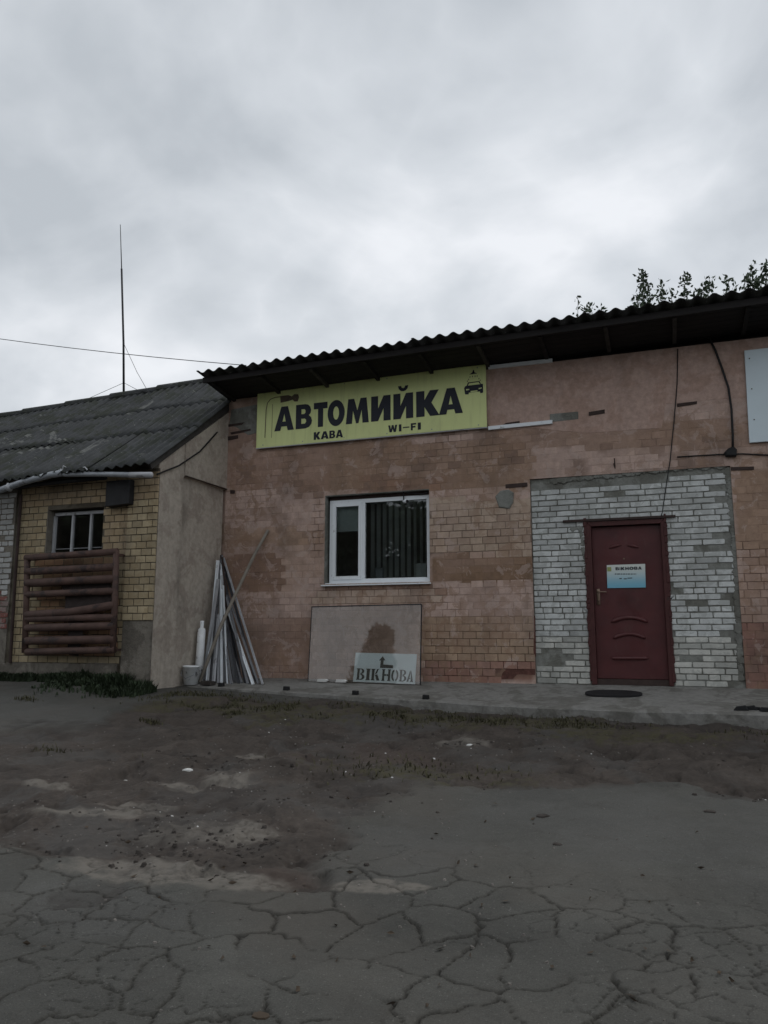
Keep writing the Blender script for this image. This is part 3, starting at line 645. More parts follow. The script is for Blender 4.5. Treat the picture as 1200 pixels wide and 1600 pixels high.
# --- window
wf = MB(); x0, x1, z0, z1 = WIN[0] + .045, WIN[1] - .006, WIN[2] + .035, WIN[3] - .07; yf = .085
def rect_frame(b, x0, x1, z0, z1, w, y0, y1, bev=.005):
    b.prism([(x0, z0), (x0 + w, z0 + w), (x0 + w, z1 - w), (x0, z1)], y0, y1, bev); b.prism([(x1 - w, z0 + w), (x1, z0), (x1, z1), (x1 - w, z1 - w)], y0, y1, bev)
    b.prism([(x0, z0), (x1, z0), (x1 - w, z0 + w), (x0 + w, z0 + w)], y0 - .001, y1, bev); b.prism([(x0 + w, z1 - w), (x1 - w, z1 - w), (x1, z1), (x0, z1)], y0 - .001, y1, bev)
    return b
window = rect_frame(MB(), x0, x1, z0, z1, .058, yf, yf + .06).build('window', 'pvc', bld)
xm = -4.13
MB().cbox(xm - .028, xm + .028, yf - .002, yf + .058, z0 + .058, z1 - .058).build('mullion', 'pvc', window)
rect_frame(MB(), x0 + .05, xm - .02, z0 + .05, z1 - .05, .052, yf - .014, yf + .03).build('sash', 'pvc', window)
MB().box(x0 + .1, xm - .07, yf + .012, yf + .016, z0 + .1, z1 - .1).build('pane', 'glass', window)
MB().box(xm + .026, x1 - .056, yf + .028, yf + .032, z0 + .056, z1 - .056).build('pane', 'glass', window)
MB().prism([(WIN[0] - .03, WIN[2] - .012), (WIN[1] + .02, WIN[2] - .012), (WIN[1] + .02, WIN[2] + .006), (WIN[0] - .03, WIN[2] + .006)], -.055, .085, .003).box(WIN[0] + .002, WIN[1] - .002, .02, .084, WIN[2] + .008, WIN[2] + .034).build('window_sill', 'pvc', bld)
MB().box(WIN[0] + .001, WIN[0] + .012, .0, .31, WIN[2] + .036, WIN[3] - .002).box(WIN[0] + .013, WIN[1] - .001, .004, .31, WIN[3] - .012, WIN[3] - .001).build('window_reveal', 'cement', bld)
MB().box(x0, x1, yf + .003, yf + .055, z1 + .001, WIN[3] - .013).build('head_filler', 'rust_dark', bld)
# --- room behind the window
MB().box(-5.6, -2.1, 2.6, 2.7, 0.1, 3.2).box(-5.7, -5.6, .33, 2.7, .1, 3.2).box(-2.1, -2.0, .33, 2.7, .1, 3.2).box(-5.7, -2.0, .33, 2.7, 0, .1).box(-5.7, -2.0, .33, 2.7, 3.2, 3.3).build('room', 'room', bld)
# --- roof: sheets, rafters, boards
def rz(x, y): return 4.385 - 0.125 * y + 0.013 * (x + 6.4)     # underside of the roof deck
b = MB()
for i, y in enumerate(np.arange(-.70, 0.0, .118)):
    b.add([(XL, y, rz(XL, y)), (XR, y, rz(XR, y)), (XR, y + .112, rz(XR, y + .112)), (XL, y + .112, rz(XL, y + .112)), (XL, y, rz(XL, y) + .022), (XR, y, rz(XR, y) + .022), (XR, y + .112, rz(XR, y + .112) + .022), (XL, y + .112, rz(XL, y + .112) + .022)],
          [(0, 3, 2, 1), (4, 5, 6, 7), (0, 1, 5, 4), (1, 2, 6, 5), (2, 3, 7, 6), (3, 0, 4, 7)])
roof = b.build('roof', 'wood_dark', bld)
b = MB(); b.add([(XL, 0.03, rz(XL, .03)), (XR, 0.03, rz(XR, .03)), (XR, 6.4, rz(XR, 6.4)), (XL, 6.4, rz(XL, 6.4)), (XL, .03, rz(XL, .03) + .022), (XR, .03, rz(XR, .03) + .022), (XR, 6.4, rz(XR, 6.4) + .022), (XL, 6.4, rz(XL, 6.4) + .022)], [(0, 3, 2, 1), (4, 5, 6, 7), (0, 1, 5, 4), (1, 2, 6, 5), (2, 3, 7, 6), (3, 0, 4, 7)])
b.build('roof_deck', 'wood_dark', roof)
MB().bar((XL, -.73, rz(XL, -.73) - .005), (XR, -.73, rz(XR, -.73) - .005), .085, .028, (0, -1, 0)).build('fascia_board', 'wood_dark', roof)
for i, x in enumerate(np.arange(XL + .12, XR, .83)):
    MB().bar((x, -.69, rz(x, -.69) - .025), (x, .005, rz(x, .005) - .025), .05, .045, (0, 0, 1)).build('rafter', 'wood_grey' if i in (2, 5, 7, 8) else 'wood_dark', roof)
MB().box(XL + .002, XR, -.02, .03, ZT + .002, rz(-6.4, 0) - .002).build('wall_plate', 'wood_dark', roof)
def sheet(parent, pf, u0, u1, v0, v1, period, amp, nv, thick, mat, name='roof_sheet', ragged=0.0):
    """corrugated sheet; pf(u, v, h) -> world point, h height above the deck"""
    n = int(round((u1 - u0) / period * 10)); b = MB(); us = np.linspace(u0, u1, n + 1); vs = np.linspace(v0, v1, nv + 1)
    for s in (1, 0):
        for j, v in enumerate(vs):
            for u in us: b.v.append(tuple(float(c) for c in pf(u, v + (ragged * (vnoise(u * 6, 1.0, int(u0 * 7) % 50) - .5) if j == 0 else 0), amp * (1 + cos(2 * pi * u / period)) + thick * s)))
    w = n + 1; o = (nv + 1) * w
    for j in range(nv):
        for i in range(n):
            a = j * w + i; b.f.append((a, a + 1, a + w + 1, a + w)); b.f.append((o + a, o + a + w, o + a + w + 1, o + a + 1))
    for i in range(n):
        b.f.append((o + i, o + i + 1, i + 1, i)); k = nv * w + i; b.f.append((k, k + 1, o + k + 1, o + k))
    for j in range(nv):
        a = j * w; b.f.append((a, a + w, o + a + w, o + a)); a += n; b.f.append((o + a, o + a + w, a + w, a))
    return b.build(name, mat, parent, True)
PM = 0.19
for j, (v0, v1) in enumerate([(-.86, 1.0), (.85, 2.8), (2.65, 4.6), (4.45, 6.5)]):
    for i in range(10):
        u0 = XL - .03 + i * PM * 6; dz = .004 * (i % 2) + .006 * ((j + 1) % 2) + random.uniform(0, .006)
        if u0 > XR: continue
        sheet(roof, lambda u, v, h, d=dz, tl=random.uniform(-.006, .006): (u, v, rz(u, v) + .030 + d + h + tl * (v - 1)), u0, min(u0 + PM * 6.35, XR + .1), v0 - random.uniform(0, .03), v1, PM, .024, 3, .007, 'slate_dark')

# ================================================================== LEFT BRICK ANNEX
ann = thing('brick_annex', 'low yellow brick annex with mossy corrugated roof beside the car wash', 'building', (-8.5, 0, 0))
YA = -1.70; GX = -6.45
yw = (-8.36, -7.36, 1.72, 2.42)
awall = holes_boxes(MB(), -12.5, GX - .10, -.3, 3.0, [yw], YA + .008, YA + .30).build('wall', 'mortar_dark', ann)
yb = BrickSet('yellow_brick', 'yellow_brick_far', awall)
def ytint(x, z, r):
    c = np.array((0.42, 0.345, 0.225)) * (0.82 + .36 * r); n = float(fbm(x * 1.6, z * 1.6, 12, 3)); c = c * (1.12 - .35 * n)
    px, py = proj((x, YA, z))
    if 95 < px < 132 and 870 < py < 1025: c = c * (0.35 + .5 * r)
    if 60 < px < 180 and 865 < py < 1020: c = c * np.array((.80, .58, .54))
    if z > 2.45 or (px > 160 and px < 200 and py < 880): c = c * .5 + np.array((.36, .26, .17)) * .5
    return c
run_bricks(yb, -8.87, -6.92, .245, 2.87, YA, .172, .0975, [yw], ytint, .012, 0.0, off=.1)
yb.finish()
pil = MB().box(-6.915, GX + .01, YA - .03, YA + .006, .82, 2.90).build('pilaster', 'mortar_dark', ann)
pb = BrickSet('yellow_brick', 'yellow_brick_far', pil)
run_bricks(pb, -6.92, GX + .015, .82, 2.86, YA - .04, .168, .0975, [], lambda x, z, r: ytint(x, z, r) * 1.04, .012, 0.0)
pb.finish()
# whitewashed bricks further left
lw = MB().box(-12.5, -8.945, YA - .01, YA + .006, -.3, 2.95).build('whitewashed_wall', 'cement_plinth', ann)
lb = BrickSet('white_brick', None, lw, .014)
def ltint(x, z, r):
    c = np.array((.47, .47, .46)) * (.75 + .4 * r)
    if z < 1.35 and fbm(x * 3, z * 4, 6, 3) > .45: c = np.array((.22, .09, .075)) * (.8 + .4 * r)
    return c
run_bricks(lb, -9.6, -8.95, .55, 2.72, YA - .02, .25, .0800, [], ltint, .016, .2, lambda x, z: random.random() < .06 + (.5 if z < .8 else 0))
lb.finish()
MB().tube([W(33, 772, YA - .04), W(24, 900, YA - .04), W(16, 1036, YA - .04)], .022).build('corner_pipe', 'rust_dark', ann)
# plinth and plaster
b = MB(); xs = np.arange(-12.5, -6.86, .12)
for i in range(len(xs) - 1):
    t = .235 + .03 * (float(vnoise(xs[i] * 3, 0., 3)) - .5); b.prism([(xs[i], -.3), (xs[i + 1], -.3), (xs[i + 1], t), (xs[i], t + .01)], YA - .02 - .02 * float(vnoise(xs[i] * 4, 2., 3)), YA + .005, .004)
b.build('plinth', 'cement_plinth', ann)
MB().box(-6.914, GX + .004, YA - .022, YA + .006, -.3, .818).build('plinth', 'cement_plinth', ann)
zr = lambda y: 2.94 + 0.690 * (y + 1.9)                  # roof plane at the verge
b = MB().add([(GX, YA - .004, -.3), (GX, -1.13, -.3), (GX, -1.13, zr(-1.13) - .08), (GX, YA - .004, zr(YA) - .08), (GX - .3, YA + .31, -.3), (GX - .3, -1.13, -.3), (GX - .3, -1.13, zr(-1.13) - .08), (GX - .3, YA + .31, zr(YA) - .08), (GX - .095, YA - .004, -.3), (GX - .095, YA - .004, zr(YA) - .08)],
             [(0, 1, 2, 3), (3, 9, 8, 0), (2, 6, 7, 9, 3), (5, 6, 2, 1)])
pier = b.build('corner_pier', 'plaster_beige', ann)
MB().box(GX - .3, GX - .035, -1.128, -.002, -.3, 2.90).build('gable_panel', 'plaster_beige', ann)
b = MB(); y0, y1 = -1.128, -.002; xa, xb = GX - .3, GX + .025
b.add([(xb, y0, 2.90), (xb, y1, 2.90), (xb, y1, zr(y1) - .085), (xb, y0, zr(y0) - .085), (xa, y0, 2.90), (xa, y1, 2.90), (xa, y1, zr(y1) - .085), (xa, y0, zr(y0) - .085)], [(0, 1, 2, 3), (0, 4, 5, 1), (3, 2, 6, 7), (4, 0, 3, 7), (1, 5, 6, 2)])
b.build('gable_top', 'plaster_beige', ann)
MB().bar((GX + .03, -1.13, 2.905), (GX + .03, -.01, 2.905), .03, .012, (0, 0, 1)).build('gable_ledge', 'rust_dark', ann)
MB().tube([(GX + .02, -1.78, 2.80), (GX + .03, -1.3, 3.02), (GX + .04, -.8, 3.34), (GX + .04, -.35, 3.75)], .012).build('gable_cable', 'cable', ann)
# window of the annex
awin = MB(); ax0, ax1, az0, az1, ay = yw[0] + .02, yw[1] - .02, 1.70, yw[3] - .03, YA + .13
awin.bar((ax0 + .02, ay, az1 - .02), (ax1 - .02, ay, az1 - .02), .045, .04); awin.bar((ax0 + .02, ay, az0), (ax0 + .02, ay, az1 - .045), .04, .04); awin.bar((ax1 - .02, ay, az0), (ax1 - .02, ay, az1 - .045), .04, .04)
awin = awin.build('window', 'pvc_old', ann)
for t in (.36, .70): x = ax0 + (ax1 - ax0) * t; MB().bar((x, ay - .002, az0), (x, ay - .002, az1 - .045), .03, .036).build('mullion', 'pvc_old', awin)
MB().bar((ax0 + .04, ay + .004, az0 + .16), (ax1 - .04, ay + .004, az0 + .16), .012, .012).build('glazing_bar', 'pvc_grey', awin)
xx = [ax0 + .035, ax0 + (ax1 - ax0) * .36, ax0 + (ax1 - ax0) * .70, ax1 - .035]
for i in range(3): MB().box(xx[i] + .012, xx[i + 1] - .012, ay + .01, ay + .014, az0, az1 - .05).build('pane', 'glass', awin)
MB().box(yw[0] - .3, yw[1] + .3, YA + .9, YA + .95, 1.2, 2.8).box(yw[0] - .3, yw[0] - .25, YA + .305, YA + .9, 1.2, 2.8).box(yw[1] + .25, yw[1] + .3, YA + .305, YA + .9, 1.2, 2.8).box(yw[0] - .3, yw[1] + .3, YA + .305, YA + .9, 2.8, 2.85).box(yw[0] - .3, yw[1] + .3, YA + .305, YA + .9, 1.15, 1.2).build('room', 'mortar_dark', ann)
MB().box(yw[0] + .001, yw[0] + .012, YA + .002, YA + .295, yw[2], yw[3] - .001).build('window_reveal', 'cement_plinth', ann)
# roof of the annex
EY, RY = -1.95, 1.0
def ap(u, v, h):                                          # v 0 eave .. 1 ridge
    y = EY + (RY - EY) * v; ze = np.interp(u, [-9.05, -6.37], [2.875, 2.925]); zr_ = np.interp(u, [-12.3, -7.4, -6.4], [4.87, 5.07, 5.07])
    return (u, y - h * .55, ze + (zr_ - ze) * v + h * .83 - .04 * sin(pi * v) - 0.012 * sin(u * 2.1) * (1 - v))
b = MB(); us = np.linspace(-12.6, -6.453, 20)
for hh in (-.03, -.005):
    for v in (0.02, .5, 1.0): b.v += [tuple(float(c) for c in ap(u, v, hh)) for u in us]
for j in range(2):
    for i in range(19): a = j * 20 + i; b.f.append((60 + a, 60 + a + 1, 60 + a + 21, 60 + a + 20)); b.f.append((a, a + 20, a + 21, a + 1))
for i in range(19): b.f.append((i, i + 1, 61 + i, 60 + i))
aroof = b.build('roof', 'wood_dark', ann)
PA = .15
for j, (v0, v1) in enumerate([(-.03, .40), (.36, .72), (.68, 1.0)]):
    for i in range(6):
        u1 = -6.39 - i * PA * 7; dz = .008 * (i % 2) + .014 * j + random.uniform(0, .012)
        sheet(aroof, lambda u, v, h, d=dz, tl=random.uniform(-.03, .03): ap(u, v, h + d + tl * (v - .5)), u1 - PA * 7.3, u1, v0 - random.uniform(0, .012), v1, PA, .021, 6, .007, 'slate', ragged=.016)
b = MB()
for i in range(6): u1 = -6.4 - i * 1.05; p0 = ap(u1, 1, .075); p1 = ap(u1 - 1.09, 1, .085); b.tube([(p0[0], p0[1] + .03, p0[2] - .015), (p1[0], p1[1] + .03, p1[2] - .015)], [.075, .09], 10)
b.build('ridge_cap', 'slate', aroof)
# verge board
b = MB(); b.bar(ap(-6.44, .0, -.035), ap(-6.44, .668, -.035), .13, .02, (1, 0, 0)); b.build('verge_board', 'wood_grey', aroof)
# gutter pipes under the eave
gy = -2.02
def gp(px, py): return tuple(W(px, py, gy))
MB().tube([gp(-90, 796), gp(0, 766), gp(40, 752), gp(80, 742), gp(98, 739)], .047, 12).build('gutter_pipe', 'steel', ann, True)
MB().tube([gp(100, 741), gp(160, 741), gp(205, 742)], .036, 12).build('gutter_pipe', 'steel', ann, True)
MB().tube([gp(203, 742), gp(237, 742)], .039, 12).build('gutter_pipe', 'pvc_old', ann, True)
MB().tube([gp(12, 765), gp(17, 758)], .056, 12).build('pipe_clamp', 'pvc_old', ann, True)
MB().tube([(-12, gy + .14, 2.72), tuple(W(30, 760, gy + .14)), tuple(W(120, 750, gy + .14)), tuple(W(165, 746, gy + .14))], .035, 10).build('pipe_dark', 'black_metal', ann, True)
for a, c in (((96, 737), (103, 730)), ((92, 735), (97, 741)), ((125, 732), (140, 738))): MB().tube([gp(*a), gp((a[0] + c[0]) / 2, min(a[1], c[1]) - 2), gp(*c)], .010).build('wire_hook', 'pvc_old', ann)
p0, p1 = W(166, 752, YA - .14), W(201, 789, YA - .14)
MB().prism([(p0[0], p1[2]), (p1[0], p1[2] + .02), (p1[0], p0[2]), (p0[0], p0[2])], YA - .14, YA - .002, .006).build('vent_box', 'black_metal', ann)

# ================================================================== THINGS ON THE WALL
def letters():
    ell = lambda cx, cy, rx, ry, n=28: [(cx + rx * cos(2 * pi * i / n), cy + ry * sin(2 * pi * i / n)) for i in range(n)]
    def bowl(x0, x1, y0, y1, n=8):
        r = (y1 - y0) / 2; k = min(r * 1.0, (x1 - x0) * .55); return [(x0, y0), (x1 - k, y0)] + [(x1 - k + k * sin(pi * i / n), (y0 + y1) / 2 - r * cos(pi * i / n)) for i in range(1, n)] + [(x1 - k, y1), (x0, y1)]
    Lt = {}
    Lt['А'] = [[(0, 0), (.34, 1), (.68, 1), (1, 0), (.69, 0), (.64, .17), (.36, .17), (.31, 0)], [(.415, .37), (.50, .70), (.58, .37)]]
    Lt['В'] = [[(0, 0), (.6, 0), (.82, .05), (.96, .16), (1, .30), (.94, .44), (.80, .53), (.90, .61), (.94, .74), (.88, .88), (.75, .97), (.58, 1), (0, 1)], [(.34, .20), (.34, .41), (.55, .41), (.63, .36), (.64, .27), (.57, .20)], [(.34, .60), (.34, .80), (.52, .80), (.59, .75), (.59, .65), (.52, .60)]]
    Lt['Т'] = [[(.31, 0), (.69, 0), (.69, .74), (1, .74), (1, 1), (0, 1), (0, .74), (.31, .74)]]
    Lt['О'] = [ell(.5, .5, .5, .53), ell(.5, .5, .17, .27)]
    Lt['М'] = [[(0, 0), (.10, 1), (.36, 1), (.5, .52), (.64, 1), (.90, 1), (1, 0), (.73, 0), (.69, .52), (.55, 0), (.45, 0), (.31, .52), (.27, 0)]]
    Lt['И'] = [[(0, 0), (.36, 0), (.64, .50), (.64, 0), (1, 0), (1, 1), (.64, 1), (.36, .50), (.36, 1), (0, 1)]]
    Lt['Й'] = Lt['И'] + [[(.24, 1.30), (.28, 1.18), (.38, 1.10), (.5, 1.08), (.62, 1.10), (.72, 1.18), (.76, 1.30), (.60, 1.30), (.57, 1.23), (.5, 1.20), (.43, 1.23), (.40, 1.30)]]
    Lt['К'] = [[(0, 0), (.36, 0), (.36, .36), (.60, 0), (1, 0), (.66, .52), (.98, 1), (.60, 1), (.36, .64), (.36, 1), (0, 1)]]
    Lt['W'] = [[(.0, 1), (.15, 0), (.40, 0), (.5, .50), (.60, 0), (.85, 0), (1, 1), (.78, 1), (.70, .42), (.60, 1), (.40, 1), (.30, .42), (.22, 1)]]
    Lt['I'] = [[(0, 0), (1, 0), (1, 1), (0, 1)]]; Lt['І'] = Lt['I']
    Lt['-'] = [[(0, .42), (1, .42), (1, .58), (0, .58)]]
    Lt['F'] = [[(0, 0), (.36, 0), (.36, .36), (.88, .36), (.88, .60), (.36, .60), (.36, .77), (1, .77), (1, 1), (0, 1)]]
    Lt['Н'] = [[(0, 0), (.34, 0), (.34, .38), (.66, .38), (.66, 0), (1, 0), (1, 1), (.66, 1), (.66, .62), (.34, .62), (.34, 1), (0, 1)]]
    return Lt
LT = letters()
def word(spec, z0, z1): return [[(a + (b - a) * u, z0 + (z1 - z0) * v) for u, v in pl] for ch, a, b in spec for pl in LT[ch]]
SX0, SX1, SZ0, SZ1 = -5.885, -2.213, 3.523, 4.437; SY = -.055
sign = thing('car_wash_sign', 'long yellow signboard reading АВТОМИЙКА under the eave', 'sign', (-4.05, SY, SZ0))
MB().prism([(SX0, SZ0 - .005), (SX1, SZ0), (SX1, SZ1), (SX0, SZ1 - .002)], SY, SY + .018, .002).build('panel', 'sign_yellow', sign)
b = MB()
for z in (SZ0 + .03, SZ1 - .03): b.box(SX0 + .05, SX1 - .02, SY + .02, -.012, z - .018, z + .018)
b.build('backing_rail', 'steel', sign)
MB().box(SX0 - .004, SX1 + .004, SY - .006, SY + .02, SZ0 - .018, SZ0 - .006).build('edge_strip', 'pvc_old', sign)
for x in np.linspace(SX0 + .12, SX1 - .12, 6):
    for z in (SZ0 + .035, SZ1 - .035): MB().tube([(x, SY + .001, z), (x, SY - .004, z)], [.010, .007], 8).build('screw', 'steel', sign)
spl = lambda u, v, h: (u, SY - .0022 - (h + .0015) * .3, v)
z3 = lambda X_, Y_: W(380 + X_ / 3, 560 + Y_ / 3, SY)
def zx(X_, Y_): return float(z3(X_, Y_)[0])
spec = [('А', 147, 238, 300), ('В', 247, 323, 285), ('Т', 331, 395, 270), ('О', 396, 476, 258), ('М', 482, 589, 245), ('И', 600, 691, 232), ('Й', 704, 797, 222), ('К', 811, 920, 212), ('А', 917, 1029, 200)]
zb = (z3(190, 339)[2] + z3(970, 260)[2]) / 2; zt = (z3(190, 228)[2] + z3(970, 137)[2]) / 2
big = word([(c, zx(a, y), zx(b_, y)) for c, a, b_, y in spec], zb, zt)
curve_mesh('lettering', big, 'ink', sign, spl)
zb, zt = z3(400, 376)[2], z3(400, 340)[2]
kava = word([(c, zx(a, 360), zx(b_, 358)) for c, a, b_ in (('К', 331, 362), ('А', 364, 401), ('В', 404, 432), ('А', 434, 468))], zb, zt)
zb, zt = z3(740, 342)[2], z3(740, 309)[2]
wifi = word([(c, zx(a, 325), zx(b_, 325)) for c, a, b_ in (('W', 680, 722), ('I', 730, 742), ('-', 749, 779), ('F', 786, 811), ('I', 819, 833))], zb, zt)
curve_mesh('lettering', kava, 'ink', sign, spl); curve_mesh('lettering', wifi, 'ink', sign, spl)
def zq(pts): return [(float(z3(a, c)[0]), float(z3(a, c)[2])) for a, c in pts]
car = [zq([(1036, 140), (1040, 132), (1048, 128), (1054, 113), (1108, 106), (1114, 119), (1124, 120), (1125, 160), (1112, 164), (1110, 155), (1058, 161), (1056, 169), (1040, 169)]), zq([(1058, 117), (1054, 128), (1110, 121), (1104, 111)]), zq([(1044, 144), (1046, 151), (1060, 148), (1060, 143)]), zq([(1103, 139), (1104, 145), (1118, 141), (1118, 136)]), zq([(1066, 153), (1066, 159), (1098, 155), (1098, 149)])]
shower = [zq([(1060, 76), (1074, 66), (1078, 54), (1082, 54), (1084, 65), (1097, 71)])] + [zq([(x, y), (x + 3, y), (x + 2, y + 6), (x - 1, y + 6)]) for x, y in ((1062, 84), (1074, 82), (1086, 81), (1096, 80), (1056, 96), (1104, 92), (1050, 104), (1110, 100))]
curve_mesh('car_emblem', car + shower, 'ink', sign, spl)
def stroke(pts, w):
    L_, R_ = [], []
    for i, p in enumerate(pts):
        a = pts[max(i - 1, 0)]; c = pts[min(i + 1, len(pts) - 1)]; dx, dy = c[0] - a[0], c[1] - a[1]; l = math.hypot(dx, dy); L_.append((p[0] - dy / l * w, p[1] + dx / l * w)); R_.append((p[0] + dy / l * w, p[1] - dx / l * w))
    return L_ + R_[::-1]
hose = [stroke(zq([(102, 372), (105, 300), (108, 240), (114, 210), (128, 192), (150, 183), (176, 180)]), .006), stroke(zq([(133, 372), (136, 300), (138, 215)]), .003)]
gun = [zq([(174, 177), (212, 172), (228, 178), (240, 168), (258, 168), (262, 182), (256, 202), (240, 202), (232, 194), (214, 200), (176, 208)])]
curve_mesh('hose_emblem', hose + gun, 'ink_brown', sign, spl)
for i, (ya, yb_, l) in enumerate(((572, 561, 'bare white mounting rail beside the sign, just under the eave'), (667, 657, 'bare white mounting rail beside the lower corner of the yellow sign'))):
    a = W(763, ya + 2, -.03); c = W(863, yb_ + 2, -.03)
    tag(MB().bar((a[0], -.033, a[2]), (c[0], -.033, c[2]), .05, .012).bar((a[0], -.019, a[2] + .02), (c[0], -.019, c[2] + .02), .012, .028).bar((a[0], -.019, a[2] - .02), (c[0], -.019, c[2] - .02), .012, .028).build('mounting_rail', 'pvc', None), l, 'rail')
# blank white board on the right
wbp = thing('white_board', 'blank white board high on the wall near the cable box', 'sign', (1.9, -.03, 3.1))
a = W(1163, 548, -.03); c = W(1171, 692, -.03)
MB().prism([(c[0], c[2]), (c[0] + 1.5, c[2]), (c[0] + 1.5, a[2]), (a[0], a[2])], -.04, -.008, .003).build('panel', 'sign_white', wbp)
for z in (3.3, 3.7, 4.1): MB().tube([(a[0] + .05, -.041, z), (a[0] + .05, -.046, z)], .008).build('screw', 'rust_dark', wbp)
# cables
cond = thing('electrical_conduit', 'thick black cable hanging from the eave to a small junction box', 'cable', tuple(W(1144, 708, -.03)))
MB().tube([W(*q, -.03) for q in ((1108, 528), (1118, 548), (1128, 575), (1138, 605), (1143, 640), (1145, 680), (1145, 702))], .014, 8).build('cable', 'cable', cond, True)
a = W(1142, 707, -.03); MB().prism([(a[0] - .06, a[2] - .05), (a[0] + .06, a[2] - .055), (a[0] + .07, a[2] + .03), (a[0] + .03, a[2] + .07), (a[0] - .03, a[2] + .05), (a[0] - .08, a[2] + .0)], -.07, -.003, .015).build('junction_box', 'cable', cond)
MB().tube([W(*q, -.012) for q in ((1058, 714), (1090, 712), (1125, 710), (1160, 709), (1200, 711), (1300, 706))], .008, 6).build('cable', 'cable', cond, True)
tag(MB().tube([W(*q, -.012) for q in ((1059, 545), (1058, 600), (1053, 660), (1047, 720), (1040, 765), (1035, 800), (1033, 806))], .0065, 6).build('wire', 'cable', None, True), 'thin black wire running down to the door lintel', 'wire')
tag(MB().tube([W(959, 724, -.012), W(961, 732, -.03), W(960, 716, -.05)], .008, 6).build('wall_hook', 'rust_dark', None), 'small rusty hook above the white brick infill', 'hook')
# security camera in the window head
cp = W(634, 783, .0)
sec = thing('security_camera', 'small white security camera hanging in the window head', 'camera', tuple(cp))
MB().tube([(cp[0] - .05, .07, cp[2] + .01), (cp[0] + .02, .0, cp[2] - .005)], .026, 14).build('body', 'pvc', sec, True)
MB().tube([(cp[0] + .018, .002, cp[2] - .0045), (cp[0] + .028, -.008, cp[2] - .007)], [.024, .02], 14).build('lens', 'black_metal', sec, True)
MB().tube([(cp[0] - .05, .06, cp[2] + .01), (cp[0] - .05, .05, WIN[3] - .012)], .009).build('bracket', 'black_metal', sec)
MB().tube([(cp[0] + .0, .04, WIN[3] - .03), (cp[0] + .25, .05, WIN[3] - .06), (WIN[1] - .03, .05, WIN[3] - .04)], .008).build('cable', 'cable', sec)
# blinds and things inside the window
vb = thing('vertical_blind', 'grey vertical blind inside the right window pane', 'blind', (-3.6, .27, 1.5))
for i in range(11):
    x = -4.05 + i * .095; a = radians(random.uniform(62, 84)); dx, dy = .045 * cos(a), .045 * sin(a)
    b = MB(); b.add([(x - dx, .27 - dy, 1.40), (x + dx, .27 + dy, 1.40), (x + dx, .27 + dy, 2.58), (x - dx, .27 - dy, 2.58), (x - dx + .002, .273 - dy, 1.40), (x + dx + .002, .273 + dy, 1.40), (x + dx + .002, .273 + dy, 2.58), (x - dx + .002, .273 - dy, 2.58)], [(0, 1, 2, 3), (7, 6, 5, 4), (0, 4, 5, 1), (3, 2, 6, 7), (0, 3, 7, 4), (1, 5, 6, 2)]); b.build('slat', 'blind', vb)
MB().box(-4.1, -3.0, .24, .30, 2.58, 2.62).build('head_rail', 'pvc', vb)
rb = thing('roller_blind', 'pale roller blind half lowered in the narrow window sash', 'blind', (-4.38, .18, 2.2))
MB().box(-4.62, -4.17, .18, .184, 2.18, 2.60).build('cloth', 'roller', rb); MB().tube([(-4.63, .19, 2.62), (-4.16, .19, 2.62)], .025, 10).build('roller', 'pvc', rb); MB().box(-4.62, -4.17, .176, .188, 2.165, 2.18).build('bottom_bar', 'pvc', rb)
MB().box(WIN[0] - .05, WIN[1] + .05, .16, .42, 1.36, 1.385).build('inner_sill', 'pvc', bld)
a = W(592, 890, .2); tag(MB().cbox(a[0] - .05, a[0] + .06, .2, .26, 1.386, 1.60).box(a[0] - .056, a[0] - .052, .195, .26, 1.386, 1.605).build('carton', 'pvc_old', None), 'upright pale carton on the sill inside the window', 'box')
a = W(658, 885, .22); b = MB()
b.lathe((a[0], .26, 1.386), [(0.0, 0), (.07, 0), (.10, .05), (.095, .16), (.11, .25), (.06, .27), (0, .26)], 9); tag(b.build('plastic_bag', 'blind', None), 'crumpled pale plastic bag on the sill inside the window', 'bag')
a = W(540, 893, .22); b = MB().lathe((a[0], .24, 1.386), [(0, 0), (.10, 0), (.13, .03), (.05, .07), (0, .08)], 10); tag(b.build('folded_cloth', 'blind', None), 'folded pale cloth on the sill behind the narrow sash', 'cloth')
# notice on the door
nd = thing('door_notice', 'small white and blue notice reading ВІКНОВА on the red door', 'sign', tuple(W(978, 900, .07)))
k = NT('notice_print'); s_ = k.n('ShaderNodeSeparateXYZ', {0: k.pos()}).outputs[2]; za, zb_ = W(978, 918, .07)[2], W(978, 884, .07)[2]
k.color(k.mix(k.ramp(s_, za, zb_), (0.19, 0.47, 0.62), (0.66, 0.70, 0.66))); k.rough(.35); M['notice'] = k.m
NQ = [W(a, c, .066) for a, c in ((948, 883), (1008, 881), (1009, 918), (949, 919))]
MB().prism([(NQ[3][0], NQ[3][2]), (NQ[2][0], NQ[2][2]), (NQ[1][0], NQ[1][2]), (NQ[0][0], NQ[0][2])], .064, .072, .0015).build('panel', 'notice', nd)
npl = lambda u, v, h: (u, .0625 - h * .3, v)
d3 = lambda X_, Y_: W(880 + X_ / 5.333, 790 + Y_ / 5.333, .064)
zb, zt = d3(540, 536)[2], d3(540, 511)[2]
ws = [(436, 466), (470, 476), (481, 512), (517, 547), (551, 587), (591, 621), (624, 654)]
curve_mesh('lettering', word([(c, float(d3(a, 525)[0]), float(d3(b_, 525)[0])) for c, (a, b_) in zip('ВІКНОВА', ws)], zb, zt), 'ink', nd, npl)
def dq(x0, x1, y0, y1): p, q = d3(x0, y1), d3(x1, y0); return [(float(p[0]), float(p[2])), (float(q[0]), float(p[2])), (float(q[0]), float(q[2])), (float(p[0]), float(q[2]))]
